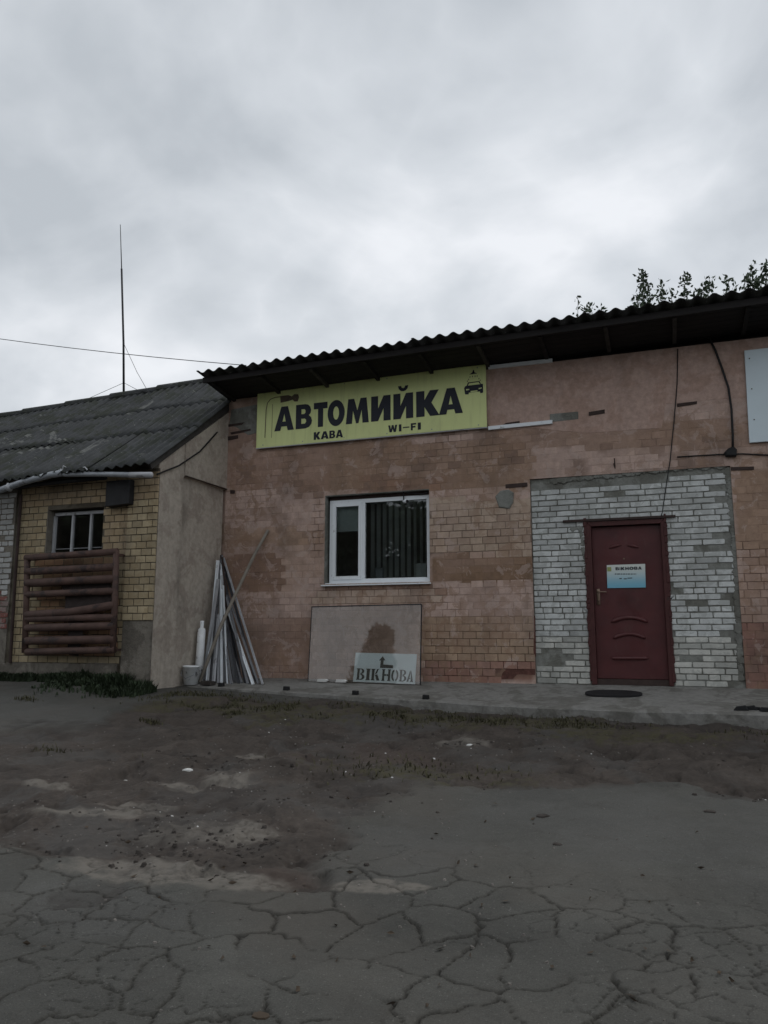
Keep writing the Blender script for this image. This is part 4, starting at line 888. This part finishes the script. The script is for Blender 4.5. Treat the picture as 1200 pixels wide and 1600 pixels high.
MB().prism(dq(368, 400, 512, 548), .0612, .0635).build('emblem', 'ink_olive', nd)
sm = []
x = 430
while x < 608: w = random.uniform(10, 26); sm.append(dq(x, min(x + w, 608), 566, 574)); x += w + 6
for x0, x1, y in ((468, 488, 604), (505, 530, 606), (536, 575, 600)): sm.append(dq(x0, x1, y, y + 8))
curve_mesh('fine_print', sm, 'pvc_dark', nd, npl)

# ================================================================== THINGS ON THE PAVEMENT
# loose glass sheet leaning on the wall, with the lettered sign behind it
gb = [np.array((-4.93, -.30, 0.0)), np.array((-3.20, -.33, 0.0))]
p = W(482, 1063, -.30); gb[0] = np.array((p[0], -.30, pz(p[0], -.30) + .004)); p = W(656, 1072, -.31); gb[1] = np.array((p[0], -.31, pz(p[0], -.31) + .004))
gt = [W(488, 949, -.022), None]; _n = np.cross(gb[1] - gb[0], gt[0] - gb[0]); _d = ray(658, 945); gt[1] = CAM + _d * (((gb[0] - CAM) @ _n) / (_d @ _n))
def gpl(s, t, off): p = (gb[0] * (1 - s) + gb[1] * s) * (1 - t) + (gt[0] * (1 - s) + gt[1] * s) * t; n = np.cross(gb[1] - gb[0], gt[0] - gb[0]); n /= np.linalg.norm(n); n = n if n[1] < 0 else -n; return p + n * off
def gslab(b, s0, s1, t0, t1, o0, o1):
    vs = [gpl(s, t, o) for o in (o0, o1) for s, t in ((s0, t0), (s1, t0), (s1, t1), (s0, t1))]
    return b.add(vs, [(0, 1, 2, 3), (7, 6, 5, 4), (0, 4, 5, 1), (1, 5, 6, 2), (2, 6, 7, 3), (3, 7, 4, 0)])
gs = thing('glass_sheet', 'large loose glass sheet leaning against the wall under the window', 'glass', tuple((gb[0] + gb[1]) / 2))
gslab(MB(), 0, 1, 0, 1, .0, .006).build('pane', 'glass_sheet', gs)
b = MB(); gslab(b, -.006, 1.006, 1.0005, 1.012, -.004, .010); gslab(b, 1.0004, 1.008, -.0, 1.0, -.006, .012); gslab(b, -.006, -.0005, 0.0, 1.0, -.002, .008); b.build('edge_strip', 'black_metal', gs)
def gsolve(px, py):                          # place on the glass sheet for a pixel
    d = ray(px, py); n = np.cross(gb[1] - gb[0], gt[0] - gb[0]); t = ((gb[0] - CAM) @ n) / (d @ n); q = CAM + d * t - gb[0]
    A = np.stack([gb[1] - gb[0], gt[0] - gb[0]], 1); return np.linalg.lstsq(A, q, rcond=None)[0]
cs = [gsolve(*q) for q in ((555, 1020), (650, 1023), (648, 1069), (551, 1065))]
asn = thing('arrow_sign', 'pale blue sign with bent arrow reading ВІКНОВА behind the glass sheet', 'sign', tuple(gpl(*cs[3], -.01)))
def asl(u, v):                               # u, v 0..1 on the sign
    q = (cs[3] * (1 - u) + cs[2] * u) * (1 - v) + (cs[0] * (1 - u) + cs[1] * u) * v; return q
b = MB(); b.add([gpl(*asl(u, v), o) for o in (-.006, -.012) for u, v in ((0, 0), (1, 0), (1, 1), (0, 1))], [(0, 1, 2, 3), (7, 6, 5, 4), (0, 4, 5, 1), (1, 5, 6, 2), (2, 6, 7, 3), (3, 7, 4, 0)]); b.build('panel', 'sign_blue', asn)
apl = lambda u, v, h: tuple(gpl(*asl(u, v), -.0045 + h * .5))
curve_mesh('arrow', [[(.425, .50), (.635, .50), (.635, .60), (.475, .62), (.475, .76), (.505, .755), (.455, .90), (.40, .75), (.43, .755)]], 'ink_green', asn, apl, .0008)
def stencil():
    P = []; z0, z1 = .07, .46; H = z1 - z0
    def rect(x0, x1, a, b): P.append([(x0, z0 + a * H), (x1, z0 + a * H), (x1, z0 + b * H), (x0, z0 + b * H)])
    def stem(x, w, a=0, b=1, ser=.012): P.append([(x - ser, z0 + a * H), (x + w + ser, z0 + a * H), (x + w + ser * .8, z0 + (a + .06) * H), (x + w, z0 + (a + .11) * H), (x + w, z0 + (b - .11) * H), (x + w + ser * .8, z0 + (b - .06) * H), (x + w + ser, z0 + b * H), (x - ser, z0 + b * H), (x - ser * .8, z0 + (b - .06) * H), (x, z0 + (b - .11) * H), (x, z0 + (a + .11) * H), (x - ser * .8, z0 + (a + .06) * H)])
    def cres(cx, rx, cz, rz, inner, a0, a1, n=12):
        o = [(cx + rx * cos(a0 + (a1 - a0) * i / n), z0 + H * (cz + rz * sin(a0 + (a1 - a0) * i / n))) for i in range(n + 1)]; q = [(cx + rx * inner * cos(a1 + (a0 - a1) * i / n), z0 + H * (cz + rz * .72 * sin(a1 + (a0 - a1) * i / n))) for i in range(n + 1)]; P.append(o + q)
    def ve(x, w):
        stem(x, w * .30); xa = x + w * .42; cres(xa, w * .58, .265, .265, .42, -pi / 2, pi / 2); cres(xa, w * .50, .76, .24, .40, -pi / 2, pi / 2)
    ve(.06, .125); stem(.215, .05)
    stem(.30, .042); P.append([(.352, z0 + .52 * H), (.385, z0 + .62 * H), (.405, z0 + .96 * H), (.43, z0 + H), (.385, z0 + H), (.365, z0 + .75 * H)]); P.append([(.352, z0 + .48 * H), (.39, z0 + .55 * H), (.43, z0 + .04 * H), (.44, z0), (.385, z0)])
    stem(.472, .034, ser=.009); stem(.566, .034, ser=.009); rect(.507, .533, .42, .58); rect(.540, .565, .42, .58)
    cres(.668, .05, .5, .5, .42, pi / 2 + .12, 3 * pi / 2 - .12); cres(.682, .05, .5, .5, .42, -pi / 2 + .12, pi / 2 - .12)
    ve(.755, .105)
    P.append([(.865, z0), (.895, z0), (.925, z0 + .80 * H), (.915, z0 + H)]); P.append([(.93, z0 + H), (.965, z0 + .05 * H), (.975, z0), (.915, z0), (.92, z0 + .06 * H), (.932, z0 + .1 * H), (.926, z0 + .7 * H)]); rect(.905, .922, .24, .33)
    return P
curve_mesh('lettering', stencil(), 'ink_green', asn, apl, .0008)
for px in (505, 534):
    q = gsolve(px, 1061); c = gpl(*q, .02); c[2] = pz(c[0], c[1]) + .024; b = MB(); b.prism([(c[0] - .08, c[2] - .02), (c[0] + .07, c[2] - .02), (c[0] + .09, c[2] + .005), (c[0] + .06, c[2] + .022), (c[0] - .07, c[2] + .02)], c[1] - .03, c[1] + .01, .006)
    tag(b.build('foam_scrap', 'paper', None), 'white foam scrap at the foot of the leaning glass sheet', 'scrap', 'white foam scraps by the glass')
# bundle of plastic profiles in the corner
PR = [  # bottom px, top (px,py), bottom y, top y, width, depth, material
    (318, (341, 905), -.55, -.50, .05, .05, 'pvc_old'), (324, (340, 876), -.62, -.22, .055, .04, 'pvc'), (329, (344, 868), -.50, -.12, .06, .03, 'pvc_grey'), (334, (342, 960), -.72, -.42, .075, .03, 'pvc_old'),
    (342, (347, 900), -.66, -.20, .05, .05, 'pvc_old'), (347, (346, 880), -.70, -.14, .035, .035, 'pvc'), (352, (350, 893), -.60, -.12, .03, .05, 'pvc_grey'), (356, (349, 915), -.74, -.24, .022, .03, 'pvc'),
    (368, (346, 930), -.60, -.22, .07, .02, 'pvc_grey'), (362, (345, 960), -.76, -.36, .05, .03, 'pvc_grey'), (373, (349, 940), -.70, -.2, .04, .04, 'pvc_dark'), (378, (352, 985), -.66, -.34, .05, .03, 'pvc_grey'),
    (384, (350, 900), -.62, -.12, .03, .04, 'pvc_dark'), (388, (354, 930), -.72, -.22, .05, .03, 'pvc_grey'), (392, (356, 960), -.60, -.24, .03, .03, 'pvc_dark'), (396, (350, 935), -.74, -.16, .055, .03, 'pvc'),
    (404, (348, 905), -.66, -.10, .04, .03, 'pvc_grey'), (411, (344, 872), -.70, -.06, .035, .03, 'pvc_old'), (365, (327, 868), -.45, -.12, .04, .04, 'rust_dark'), (337, (352, 885), -.45, -.07, .05, .05, 'pvc_dark'), (400, (352, 890), -.45, -.05, .05, .03, 'pvc_dark'), (376, (344, 905), -.40, -.05, .06, .04, 'pvc_dark')]
for bx, (tx, ty), by, ty_, w, d, mt in PR:
    q = W(bx, 1062, by); a = (q[0], by, pz(q[0], by) + .002); t = W(tx, ty, ty_); t[0] = max(t[0], GX + .05)
    sh = {'pvc': 'clean white', 'pvc_old': 'dull white', 'pvc_grey': 'grey', 'pvc_dark': 'dark grey', 'rust_dark': 'brown'}[mt]
    up = (random.uniform(-.5, .5), -1, 0)
    w *= .68; d *= .68; A = Vector(a); T = Vector(t); b = MB().bar(A, T, w, d, up)
    dirv = (T - A).normalized(); n = (Vector(up) - dirv * dirv.dot(Vector(up))).normalized(); side = dirv.cross(n)
    for s in (-1, 1): b.bar(A + n * (d / 2 + .004) + side * s * w * .38, T + n * (d / 2 + .004) + side * s * w * .38, w * .18, .008, up)
    tag(b.build('plastic_profile', mt, None), f'{sh} window profile strip in the bundle leaning in the corner', 'profile', f'{sh} profiles leaning in the corner')
pts = [W(312, 1060, -.8), W(345, 978, -.55), W(372, 920, -.32), W(398, 866, -.12), W(419, 828, -.03)]; pts[0][2] = pz(pts[0][0], -.8) + .02
tag(MB().tube(pts, [.026, .026, .025, .024, .022], 8).build('wooden_pole', simple('weathered_pole', (.26, .235, .20), .85, .25, 6, .003), None, True), 'long slanting grey pole crossing the bundle up to the wall', 'pole')
q = W(310, 1062, -.72); a = Vector((q[0], -.72, pz(q[0], -.72))); t = Vector(W(315, 985, -.62)); t2 = Vector(W(316, 970, -.61))
tag(MB().tube([a, t, t + (t2 - t) * .2, t + (t2 - t) * .25, t2], [.062, .058, .05, .026, .03], 14).build('plastic_canister', 'bucket', None, True), 'narrow white plastic canister standing between bucket and profiles', 'canister')
def bucket(px, py, r, h, mat, label, y):
    q = W(px, py, y); z = pav_z(q[0], y); th = thing('bucket', label, 'bucket', (q[0], y, z))
    MB().lathe((q[0], y, z), [(0, .0), (r * .82, 0), (r, h), (r * 1.05, h), (r * 1.05, h - .02), (r * .97, h - .021), (r * .8, .012), (0, .012)], 22).build('body', mat, th, True)
    MB().tube([(q[0] - r, y, z + h - .02), (q[0] - r * .9, y - r * .8, z + h - .12), (q[0], y - r * 1.12, z + h - .17), (q[0] + r * .9, y - r * .8, z + h - .12), (q[0] + r, y, z + h - .02)], .004, 5).build('handle', 'steel', th)
bucket(298, 1068, .118, .26, 'bucket', 'dirty white plastic bucket beside the leaning profiles', -.92)
bucket(270, 1062, .13, .17, 'black_metal', 'low black bucket beside the white bucket', -.85)
q = W(326, 1068, -.9); tag(MB().prism([(q[0] - .09, 0), (q[0] + .09, 0), (q[0] + .08, .05), (q[0] - .07, .06)], -.98, -.86, .01).build('dark_brick', 'dark_stone', None), 'dark lump lying before the bundle of profiles', 'lump')
bpy.data.objects['dark_brick'].location.z = pz(q[0], -.9) + .004
# black stubs along the pavement edge
for px, py in ((345, 1077), (447, 1080), (555, 1084), (665, 1091), (1178, 1108)):
    y = float(np.interp(px, [a for a, _, _ in FRONT], [c for _, _, c in FRONT])) + (.12 if px < 1100 else .2); q = W(px, py, y); z = pav_z(q[0], y); b = MB()
    if px < 1100: b.prism([(q[0] - .035, z - .004), (q[0] + .04, z - .004), (q[0] + .036, z + .045), (q[0] - .03, z + .05)], y - .035, y + .035, .008); tag(b.build('rubber_stub', 'rubber', None), 'small black rubber stub at the edge of the pavement', 'stub', 'black stubs along the pavement edge')
    else:
        for k in range(5): cx = q[0] + random.uniform(-.14, .14); b.prism([(cx - .07, z - .003), (cx + .08, z - .003), (cx + .05, z + .03 + .02 * k % .04), (cx - .04, z + .035)], y - .06 + .02 * k, y + .02 * k, .01)
        tag(b.build('broken_tread', 'rubber', None), 'scattered black rubber pieces on the pavement past the door', 'rubber')
# door mat
q = W(958, 1078, -.62); b = MB(); n = 26; zc = pav_z(q[0], -.62)
ring = [(q[0] + .33 * abs(cos(2 * pi * i / n)) ** .75 * np.sign(cos(2 * pi * i / n)), -.60 + .17 * abs(sin(2 * pi * i / n)) ** .8 * np.sign(sin(2 * pi * i / n))) for i in range(n)]
v = [(x, y, pz(x, y) + .006) for x, y in ring] + [(x, y, pz(x, y) + .022) for x, y in ring] + [(q[0] + (x - q[0]) * .93, -.6 + (y + .6) * .88, pz(x, y) + .026) for x, y in ring]
b.add(v, [tuple(range(2 * n, 3 * n))] + [(i + k * n, (i + 1) % n + k * n, (i + 1) % n + (k + 1) * n, i + (k + 1) * n) for i in range(n) for k in (0, 1)])
tag(b.build('door_mat', 'rubber', None), 'oval black rubber mat on the pavement before the red door', 'mat')
# pipe rack in front of the annex
pr = thing('pipe_rack', 'rusty brown rack of horizontal pipes fixed to the yellow brick wall', 'rack', (-7.85, YA - .2, .2))
yp = YA - .16
def rp(zx_, zy_): return tuple(W(zx_ / 4.615, 720 + zy_ / 4.615, yp))
MB().tube([rp(188, 700), rp(500, 680), rp(845, 655)], .050, 10).build('top_pipe', 'rust', pr, True)
MB().tube([rp(198, 690), rp(190, 1040), rp(178, 1385)], .042, 10).build('post', 'rust', pr, True)
MB().tube([rp(838, 650), rp(830, 1000), rp(812, 1380)], .042, 10).build('post', 'rust', pr, True)
for ya, ybb, r, bend in ((800, 765, .034, 0), (882, 850, .036, 0), (965, 938, .030, 0), (1112, 1040, .036, 15), (1140, 1128, .030, 0), (1205, 1190, .034, 0), (1298, 1288, .036, 0), (1378, 1362, .030, 0)):
    MB().tube([rp(192, ya), rp(510, (ya + ybb) / 2 + bend), rp(828, ybb)], r * 1.62, 10).build('pipe', 'rust', pr, True)
a, c = rp(180, 1385), rp(812, 1380)
for q in (a, c, rp(198, 720), rp(836, 690)): MB().bar((q[0], yp + .02, q[2] + .03), (q[0], YA - .005, q[2] + .03), .03, .03, (0, 0, 1)).build('bracket', 'rust', pr)
# torn metal sheet behind the pipes of the rack
pl = [(430, 855), (560, 868), (640, 846), (800, 842), (806, 1050), (735, 1066), (640, 1058), (606, 1100), (596, 1230), (612, 1300), (575, 1340), (566, 1405), (500, 1400), (486, 1300), (498, 1180), (470, 1090), (476, 980)]
P_ = [W(x_ / 4.615, 720 + z_ / 4.615, yp + .07) for x_, z_ in reversed(pl)]
tag(MB().prism([(p_[0], p_[2]) for p_ in P_], yp + .062, yp + .07, .002).build('metal_sheet', 'sheeting', None), 'torn rusty metal sheet wedged behind the pipe rack', 'sheet')

# ================================================================== AERIALS, WIRES
q = ap(-9.32, 1.0, .08); base = Vector((-9.32, 1.0, q[2])); b0 = W(194, 617, 1.0); t1 = W(190, 420, 1.0); t2 = W(188, 351, 1.0); m1 = W(193, 536, 1.0); m2 = W(193.5, 598, 1.0)
an = thing('antenna_mast', 'tall thin antenna mast on the ridge of the annex roof', 'antenna', tuple(b0))
MB().tube([(b0[0], 1.0, q[2] - .12), m1, t1], [.022, .02, .018], 8).build('mast', 'black_metal', an, True)
MB().tube([t1, t2], [.010, .006], 6).build('whip', 'black_metal', an, True)
for st, en in ((m1, (ap(-8.35, .86, .07))), (m2, ap(-8.55, .96, .06)), (m2, ap(-10.9, .97, .06))):
    st = Vector(st); en = Vector(en); mid = (st + en) / 2 - Vector((0, 0, .05)); MB().tube([st, mid, en], .0045, 5).build('guy_wire', 'cable', an)
a = W(-420, 452, 2.5); c = W(385, 571, 2.5); tag(MB().tube([tuple(a + (c - a) * t - np.array((0, 0, .25 * 4 * t * (1 - t)))) for t in np.linspace(0, 1, 16)], .008, 5).build('overhead_cable', 'cable', None), 'overhead cable sagging across the sky to the car wash roof', 'cable')

# ================================================================== TREES
def leaf_quads(pts, dirs, L_, Wd, rng):
    """pointed leaves: two triangles folded along the midrib"""
    n = len(pts); d = dirs / np.linalg.norm(dirs, axis=1, keepdims=True); r = rng.normal(size=(n, 3)); s = np.cross(d, r); s /= np.linalg.norm(s, axis=1, keepdims=True); nn = np.cross(d, s)
    L_ = L_ * rng.uniform(.6, 1.25, (n, 1)); Wd = Wd * rng.uniform(.7, 1.2, (n, 1))
    a = pts; b = pts + d * L_ * .45 + s * Wd + nn * Wd * .3; c = pts + d * L_; e = pts + d * L_ * .45 - s * Wd + nn * Wd * .3
    V = np.stack([a, b, c, e], 1).reshape(-1, 3); i = np.arange(n) * 4; Fs = np.concatenate([np.stack([i, i + 1, i + 2], 1), np.stack([i, i + 2, i + 3], 1)]); return V, Fs
def np_mesh(name, V, Fs, mat, parent):
    base = np.zeros(3); q = parent
    while q is not None: base += np.array(q.location); q = q.parent
    me = bpy.data.meshes.new(name); me.from_pydata((V - base).tolist(), [], Fs.tolist()); me.materials.append(M[mat] if isinstance(mat, str) else mat); o = bpy.data.objects.new(name, me); col.objects.link(o); o.parent = parent; return o
def shoot_tree(label, tops, yd, base_x, seed):
    """young tree behind the roof: leaders end at the given photo directions at depth yd"""
    rng = np.random.default_rng(seed); z0 = float(zg(base_x, yd)); th = thing('tree', label, 'tree', (base_x, yd, z0), 'trees behind the car wash roof')
    wood = MB(); fork = Vector((base_x, yd, 3.0)); wood.tube([(base_x, yd, z0 - .1), (base_x + .05, yd, 1.5), fork], [.13, .11, .09], 8); lp, ld = [], []
    for (px, py), dens in tops:
        yy = yd + rng.uniform(-.8, .8); tp = Vector(W(px, py, yy)); st = Vector((fork.x + (tp.x - fork.x) * .55, yd + (yy - yd) * .6, 5.6))
        path = [fork.lerp(st, t) for t in (0, .5)] + [st, st.lerp(tp, .5) + Vector((rng.uniform(-.08, .08), 0, 0)), tp]; wood.tube(path, [.06, .045, .03, .014, .004], 6)
        for k in range(int(330 * dens)):
            t = rng.uniform(.15, 1.0) ** .8; p = np.array(st.lerp(tp, t)) + rng.normal(size=3) * np.array((.16, .16, .10)) * (1.15 - .85 * t); lp.append(p); ld.append(rng.normal(size=3) * .7 + np.array((0, 0, .55)))
        for k in range(int(6 * dens)):
            t = rng.uniform(.35, .95); p = st.lerp(tp, t); en = p + Vector((rng.uniform(-.35, .35), rng.uniform(-.3, .3), rng.uniform(.12, .4))) * (1.2 - t * .8); wood.tube([p, en], [.008, .003], 5)
            for _ in range(14): f_ = rng.uniform(.3, 1.05); lp.append(np.array(p.lerp(en, f_)) + rng.normal(size=3) * .02); ld.append(rng.normal(size=3) + np.array(en - p) * 2)
    for k in range(1500):
        a = rng.uniform(0, 2 * pi); r = sqrt(rng.uniform()) * 2.0; lp.append(np.array((base_x + r * cos(a), yd + r * sin(a) * .7, rng.uniform(3.6, 6.4)))); ld.append(rng.normal(size=3) + np.array((0, 0, .3)))
    wood.build('trunk', 'twig', th, True); V, Fs = leaf_quads(np.array(lp), np.array(ld), .125, .036, rng); np_mesh('crown', V, Fs, 'leaf', th)
shoot_tree('leafy tree with a lone sparse shoot above the corrugated roof edge', [((903, 462), .22), ((922, 476), .55), ((938, 482), .45)], 8.5, -2.2, 5)
shoot_tree('leafy tree whose tallest dense shoot rises above the roof', [((1004, 424), 1.15), ((995, 458), .7), ((1012, 440), .8), ((1036, 441), .6), ((1050, 455), .5), ((1071, 428), .9), ((1085, 455), .4)], 8.5, -.3, 6)
shoot_tree('leafy tree with several tall shoots above the roof end', [((1108, 436), .6), ((1097, 440), .35), ((1137, 432), .6), ((1150, 448), .4), ((1174, 412), .7), ((1168, 430), .6), ((1197, 411), .9), ((1190, 435), .5), ((1222, 400), 1.)], 8.5, 2.0, 8)
# trees across the yard, seen only as reflections in the glass
def crown_tree(name, label, cat_group, x, y, h, rx, mat, seed, nleaf=5200, slim=False):
    rng = np.random.default_rng(seed); z0 = float(zg(x, y)); th = thing(name, label, 'tree', (x, y, z0), cat_group); w = MB()
    w.tube([(x, y, z0 - .2), (x + .1, y, z0 + h * .3), (x, y + .1, z0 + h * .9)], [.04 * rx + .12, .03 * rx + .09, .03], 8); lp = []
    if slim:
        for k in range(nleaf): t = rng.uniform() ** .8; r = rx * min(1, (1 - t) * 3.2 + .12) * (0.55 + .45 * rng.uniform()); a = rng.uniform(0, 2 * pi); lp.append((x + r * cos(a), y + r * sin(a), z0 + .3 + t * (h - .3)))
    else:
        cl = [(x + rng.normal() * rx * .45, y + rng.normal() * rx * .45, z0 + h * rng.uniform(.28, .9), rx * rng.uniform(.28, .5)) for _ in range(22)]
        for cx, cy, cz, r in cl: w.tube([(x, y, z0 + h * .28), ((x + cx) / 2, (y + cy) / 2, (z0 + h * .3 + cz) / 2), (cx, cy, cz)], [.07, .05, .02], 5)
        for k in range(nleaf): c = cl[k % 22]; d = rng.normal(size=3); d /= np.linalg.norm(d); lp.append(np.array(c[:3]) + d * c[3] * rng.uniform(.5, 1.0) * np.array((1.1, 1.1, .85)))
    w.build('trunk', 'twig', th, True); V, Fs = leaf_quads(np.array(lp), rng.normal(size=(len(lp), 3)) + np.array((0, 0, .4 if slim else -.2)), .42 if not slim else .45, .15 if not slim else .14, rng); np_mesh('crown', V, Fs, mat, th)
crown_tree('cypress_tree', 'slim dark conifer mirrored in the leaning glass sheet', None, -10.6, -16.0, 10.5, .8, 'needle', 2, 14000, True)
for i, (x, h, r) in enumerate(((-42, 12, 4.5), (-37, 11, 4.2), (-33, 12, 4.2), (-28.5, 11, 4), (-24, 11, 4), (-20, 10, 4), (-15.2, 11, 4), (-10.5, 10.5, 3.8), (-6.3, 11.5, 4), (-2.5, 10.5, 4), (2.5, 11, 4))):
    crown_tree('yard_tree', 'leafy tree across the yard mirrored in the window panes', 'trees mirrored in the window', x, -31 - (i % 2) * 2.5, h, r, 'leaf', 20 + i, 9000)

# ================================================================== GROUND COVER AND LITTER
def blades(name, spots, mat, label, rng, cat):
    V, Fs = [], []
    for x, y, z, h, w, lean in spots:
        a = rng.uniform(0, 2 * pi); dx, dy = cos(a), sin(a); l = lean * h; n = len(V); px_, py_ = -dy * w, dx * w
        V += [(x - px_, y - py_, z - .01), (x + px_, y + py_, z - .01), (x + dx * l * .4 + px_ * .8, y + dy * l * .4 + py_ * .8, z + h * .6), (x + dx * l * .4 - px_ * .8, y + dy * l * .4 - py_ * .8, z + h * .6), (x + dx * l, y + dy * l, z + h)]
        Fs += [(n, n + 1, n + 2, n + 3), (n + 3, n + 2, n + 4)]
    me = bpy.data.meshes.new(name); me.from_pydata(V, [], Fs); me.materials.append(M[mat]); o = bpy.data.objects.new(name, me); col.objects.link(o); tag(o, label, cat, kind='stuff')
rng = np.random.default_rng(11); sp_ = []
while len(sp_) < 11000:
    x = rng.uniform(-10.6, -5.9); y = -1.72 - abs(rng.normal()) * .27; d = float(fbm(x * 1.6, y * 1.6, 15, 3))
    if y > -1.93: d = max(d, .42 + .1 * float(vnoise(x * 6, 1., 23)))
    if y > -1.70 or d < .36 + .16 * float(vnoise(x * 5, y * 5, 19)) or (x > -6.45 and rng.uniform() < .5): continue
    if x > -6.3: continue
    hh = (.13 if y > -2.0 else .085) * (d - .25) * 3.0 * rng.uniform(.5, 1.3) * (1.6 if -7.25 < x < -6.7 and y > -2.1 else 1); sp_.append((x, y, ground_z(x, y), max(.03, hh), rng.uniform(.006, .017), rng.uniform(.2, .9)))
blades('weeds', sp_, 'weed', 'dark green weeds growing along the foot of the annex', rng, 'weeds')
sp_ = []
for px, py, rx, ry, n in ((430, 1105, 1.5, .28, 1900), (640, 1112, 1.2, .22, 1100), (840, 1128, 1.0, .3, 800), (300, 1088, .9, .25, 900), (235, 1126, .12, .08, 120), (365, 1117, .14, .08, 130), (100, 1175, .5, .1, 150), (1000, 1140, 1.2, .25, 500), (620, 1200, .8, .4, 350), (40, 1092, .15, .08, 90)):
    c = G(px, py)
    for _ in range(n):
        x = c[0] + rng.normal() * rx * .6; y = c[1] + rng.normal() * ry * .6; fy, fz = pav_front(x)
        if y > fy - .03 and x > -6.44: y = fy - .03 - rng.uniform() * .12
        if float(vnoise(x * 3, y * 3, 4)) < .42: continue
        sp_.append((x, y, ground_z(x, y), rng.uniform(.015, .05), rng.uniform(.003, .008), rng.uniform(.4, 1.4)))
blades('short_grass', sp_, 'moss_grass', 'short yellowish grass between pavement and muddy yard', rng, 'grass')
def pebbles(name, n, regions, size, mat, label, rng, cat):
    V, Fs = [], []
    for _ in range(n):
        px, py, rx, ry = regions[rng.integers(len(regions))]; c = G(px, py); x = c[0] + rng.normal() * rx; y = c[1] + rng.normal() * ry; fy, _z = pav_front(x)
        if y > fy - .02: continue
        z = ground_z(x, y); s = size * rng.uniform(.4, 1.0) ** 2 * 1.6; b_ = len(V); a0 = rng.uniform(0, 6)
        for k in range(5): V.append((x + s * rng.uniform(.7, 1.2) * cos(a0 + k * 1.257), y + s * rng.uniform(.7, 1.2) * sin(a0 + k * 1.257), z - s * .2))
        for k in range(5): V.append((x + s * .6 * cos(a0 + .3 + k * 1.257), y + s * .6 * sin(a0 + .3 + k * 1.257), z + s * rng.uniform(.3, .7)))
        Fs.append((b_ + 5, b_ + 6, b_ + 7, b_ + 8, b_ + 9)); Fs += [(b_ + k, b_ + (k + 1) % 5, b_ + 5 + (k + 1) % 5, b_ + 5 + k) for k in range(5)]
    me = bpy.data.meshes.new(name); me.from_pydata(V, [], Fs); me.materials.append(M[mat]); o = bpy.data.objects.new(name, me); col.objects.link(o); tag(o, label, cat, kind='stuff')
mudr = [(250, 1200, 1.6, .6), (350, 1300, 1.1, .5), (600, 1160, 1.4, .5), (900, 1170, 1.5, .4), (150, 1300, .8, .4), (450, 1240, .9, .5)]
pebbles('gravel', 1500, mudr + [(700, 1450, 1.5, 1.2)], .008, 'stone', 'small grey gravel scattered over the muddy yard', rng, 'gravel')
pebbles('clods', 420, mudr + [(265, 1300, .25, .3), (345, 1188, .2, .15), (1170, 1240, .4, .12), (250, 1330, .2, .15), (410, 1325, .2, .1), (720, 1163, .15, .15)], .015, 'dark_stone', 'dark clods of earth scattered over the muddy yard', rng, 'clods')
pebbles('white_grit', 35, mudr, .009, 'paper', 'tiny white grit and rubbish in the mud', rng, 'grit')
b = MB()
LV, LF = leaf_quads(*[np.array(q) for q in zip(*[((lambda p: (p[0], p[1], ground_z(p[0], p[1]) + .008))(G(rng.uniform(0, 1200), rng.uniform(1130, 1590))), (rng.normal(), rng.normal(), .1)) for _ in range(70)])], .04, .010, rng)
o = np_mesh('fallen_leaves', LV, LF, 'dead_leaf', None); tag(o, 'dry brown fallen leaves scattered over the asphalt', 'leaves', kind='stuff')
for i, (px, py, s, mt, lab, cat) in enumerate(((294, 1201, .045, 'paper', 'white crumpled scrap lying on pale mud patch', 'scrap'), (196, 1207, .022, 'paper', 'tiny white scrap on bare brown mud', 'scrap'), (734, 1164, .04, 'paper', 'pale stone chip beside the dark clod near the pavement', 'stone'), (1192, 1233, .035, 'paper', 'white scrap at the dark mud edge past the door', 'scrap'),
        (849, 1274, .055, 'dark_stone', 'flat dark brown lump on the smooth asphalt patch', 'lump'), (1108, 1268, .045, 'dark_stone', 'dark lump at the curved crack in the asphalt', 'lump'), (870, 1317, .035, 'dark_stone', 'reddish brown clod on smooth asphalt before the door', 'lump'), (296, 1187, .075, 'dark_stone', 'dark stone beside the white crumpled scrap', 'stone'), (409, 1585, .035, 'dead_leaf', 'curled dead leaf on cracked asphalt', 'leaf'))):
    c = G(px, py); z = ground_z(c[0], c[1]); b = MB(); n = 8; r0 = [s * random.uniform(.7, 1.25) for _ in range(n)]
    for f_, h_ in ((1, -.012), (.9, s * .10), (.5, s * .2)): b.v += [(c[0] + r0[k] * f_ * cos(2 * pi * k / n), c[1] + r0[k] * f_ * .8 * sin(2 * pi * k / n), z + h_ * random.uniform(.8, 1.2)) for k in range(n)]
    b.f += [(k + j * n, (k + 1) % n + j * n, (k + 1) % n + (j + 1) * n, k + (j + 1) * n) for j in (0, 1) for k in range(n)] + [tuple(range(2 * n, 3 * n))]
    tag(b.build({'paper': 'paper_scrap', 'dark_stone': 'dark_lump', 'dead_leaf': 'dead_leaf'}[mt] if cat != 'stone' else 'stone', mt, None), lab, cat)
bpy.context.view_layer.update()
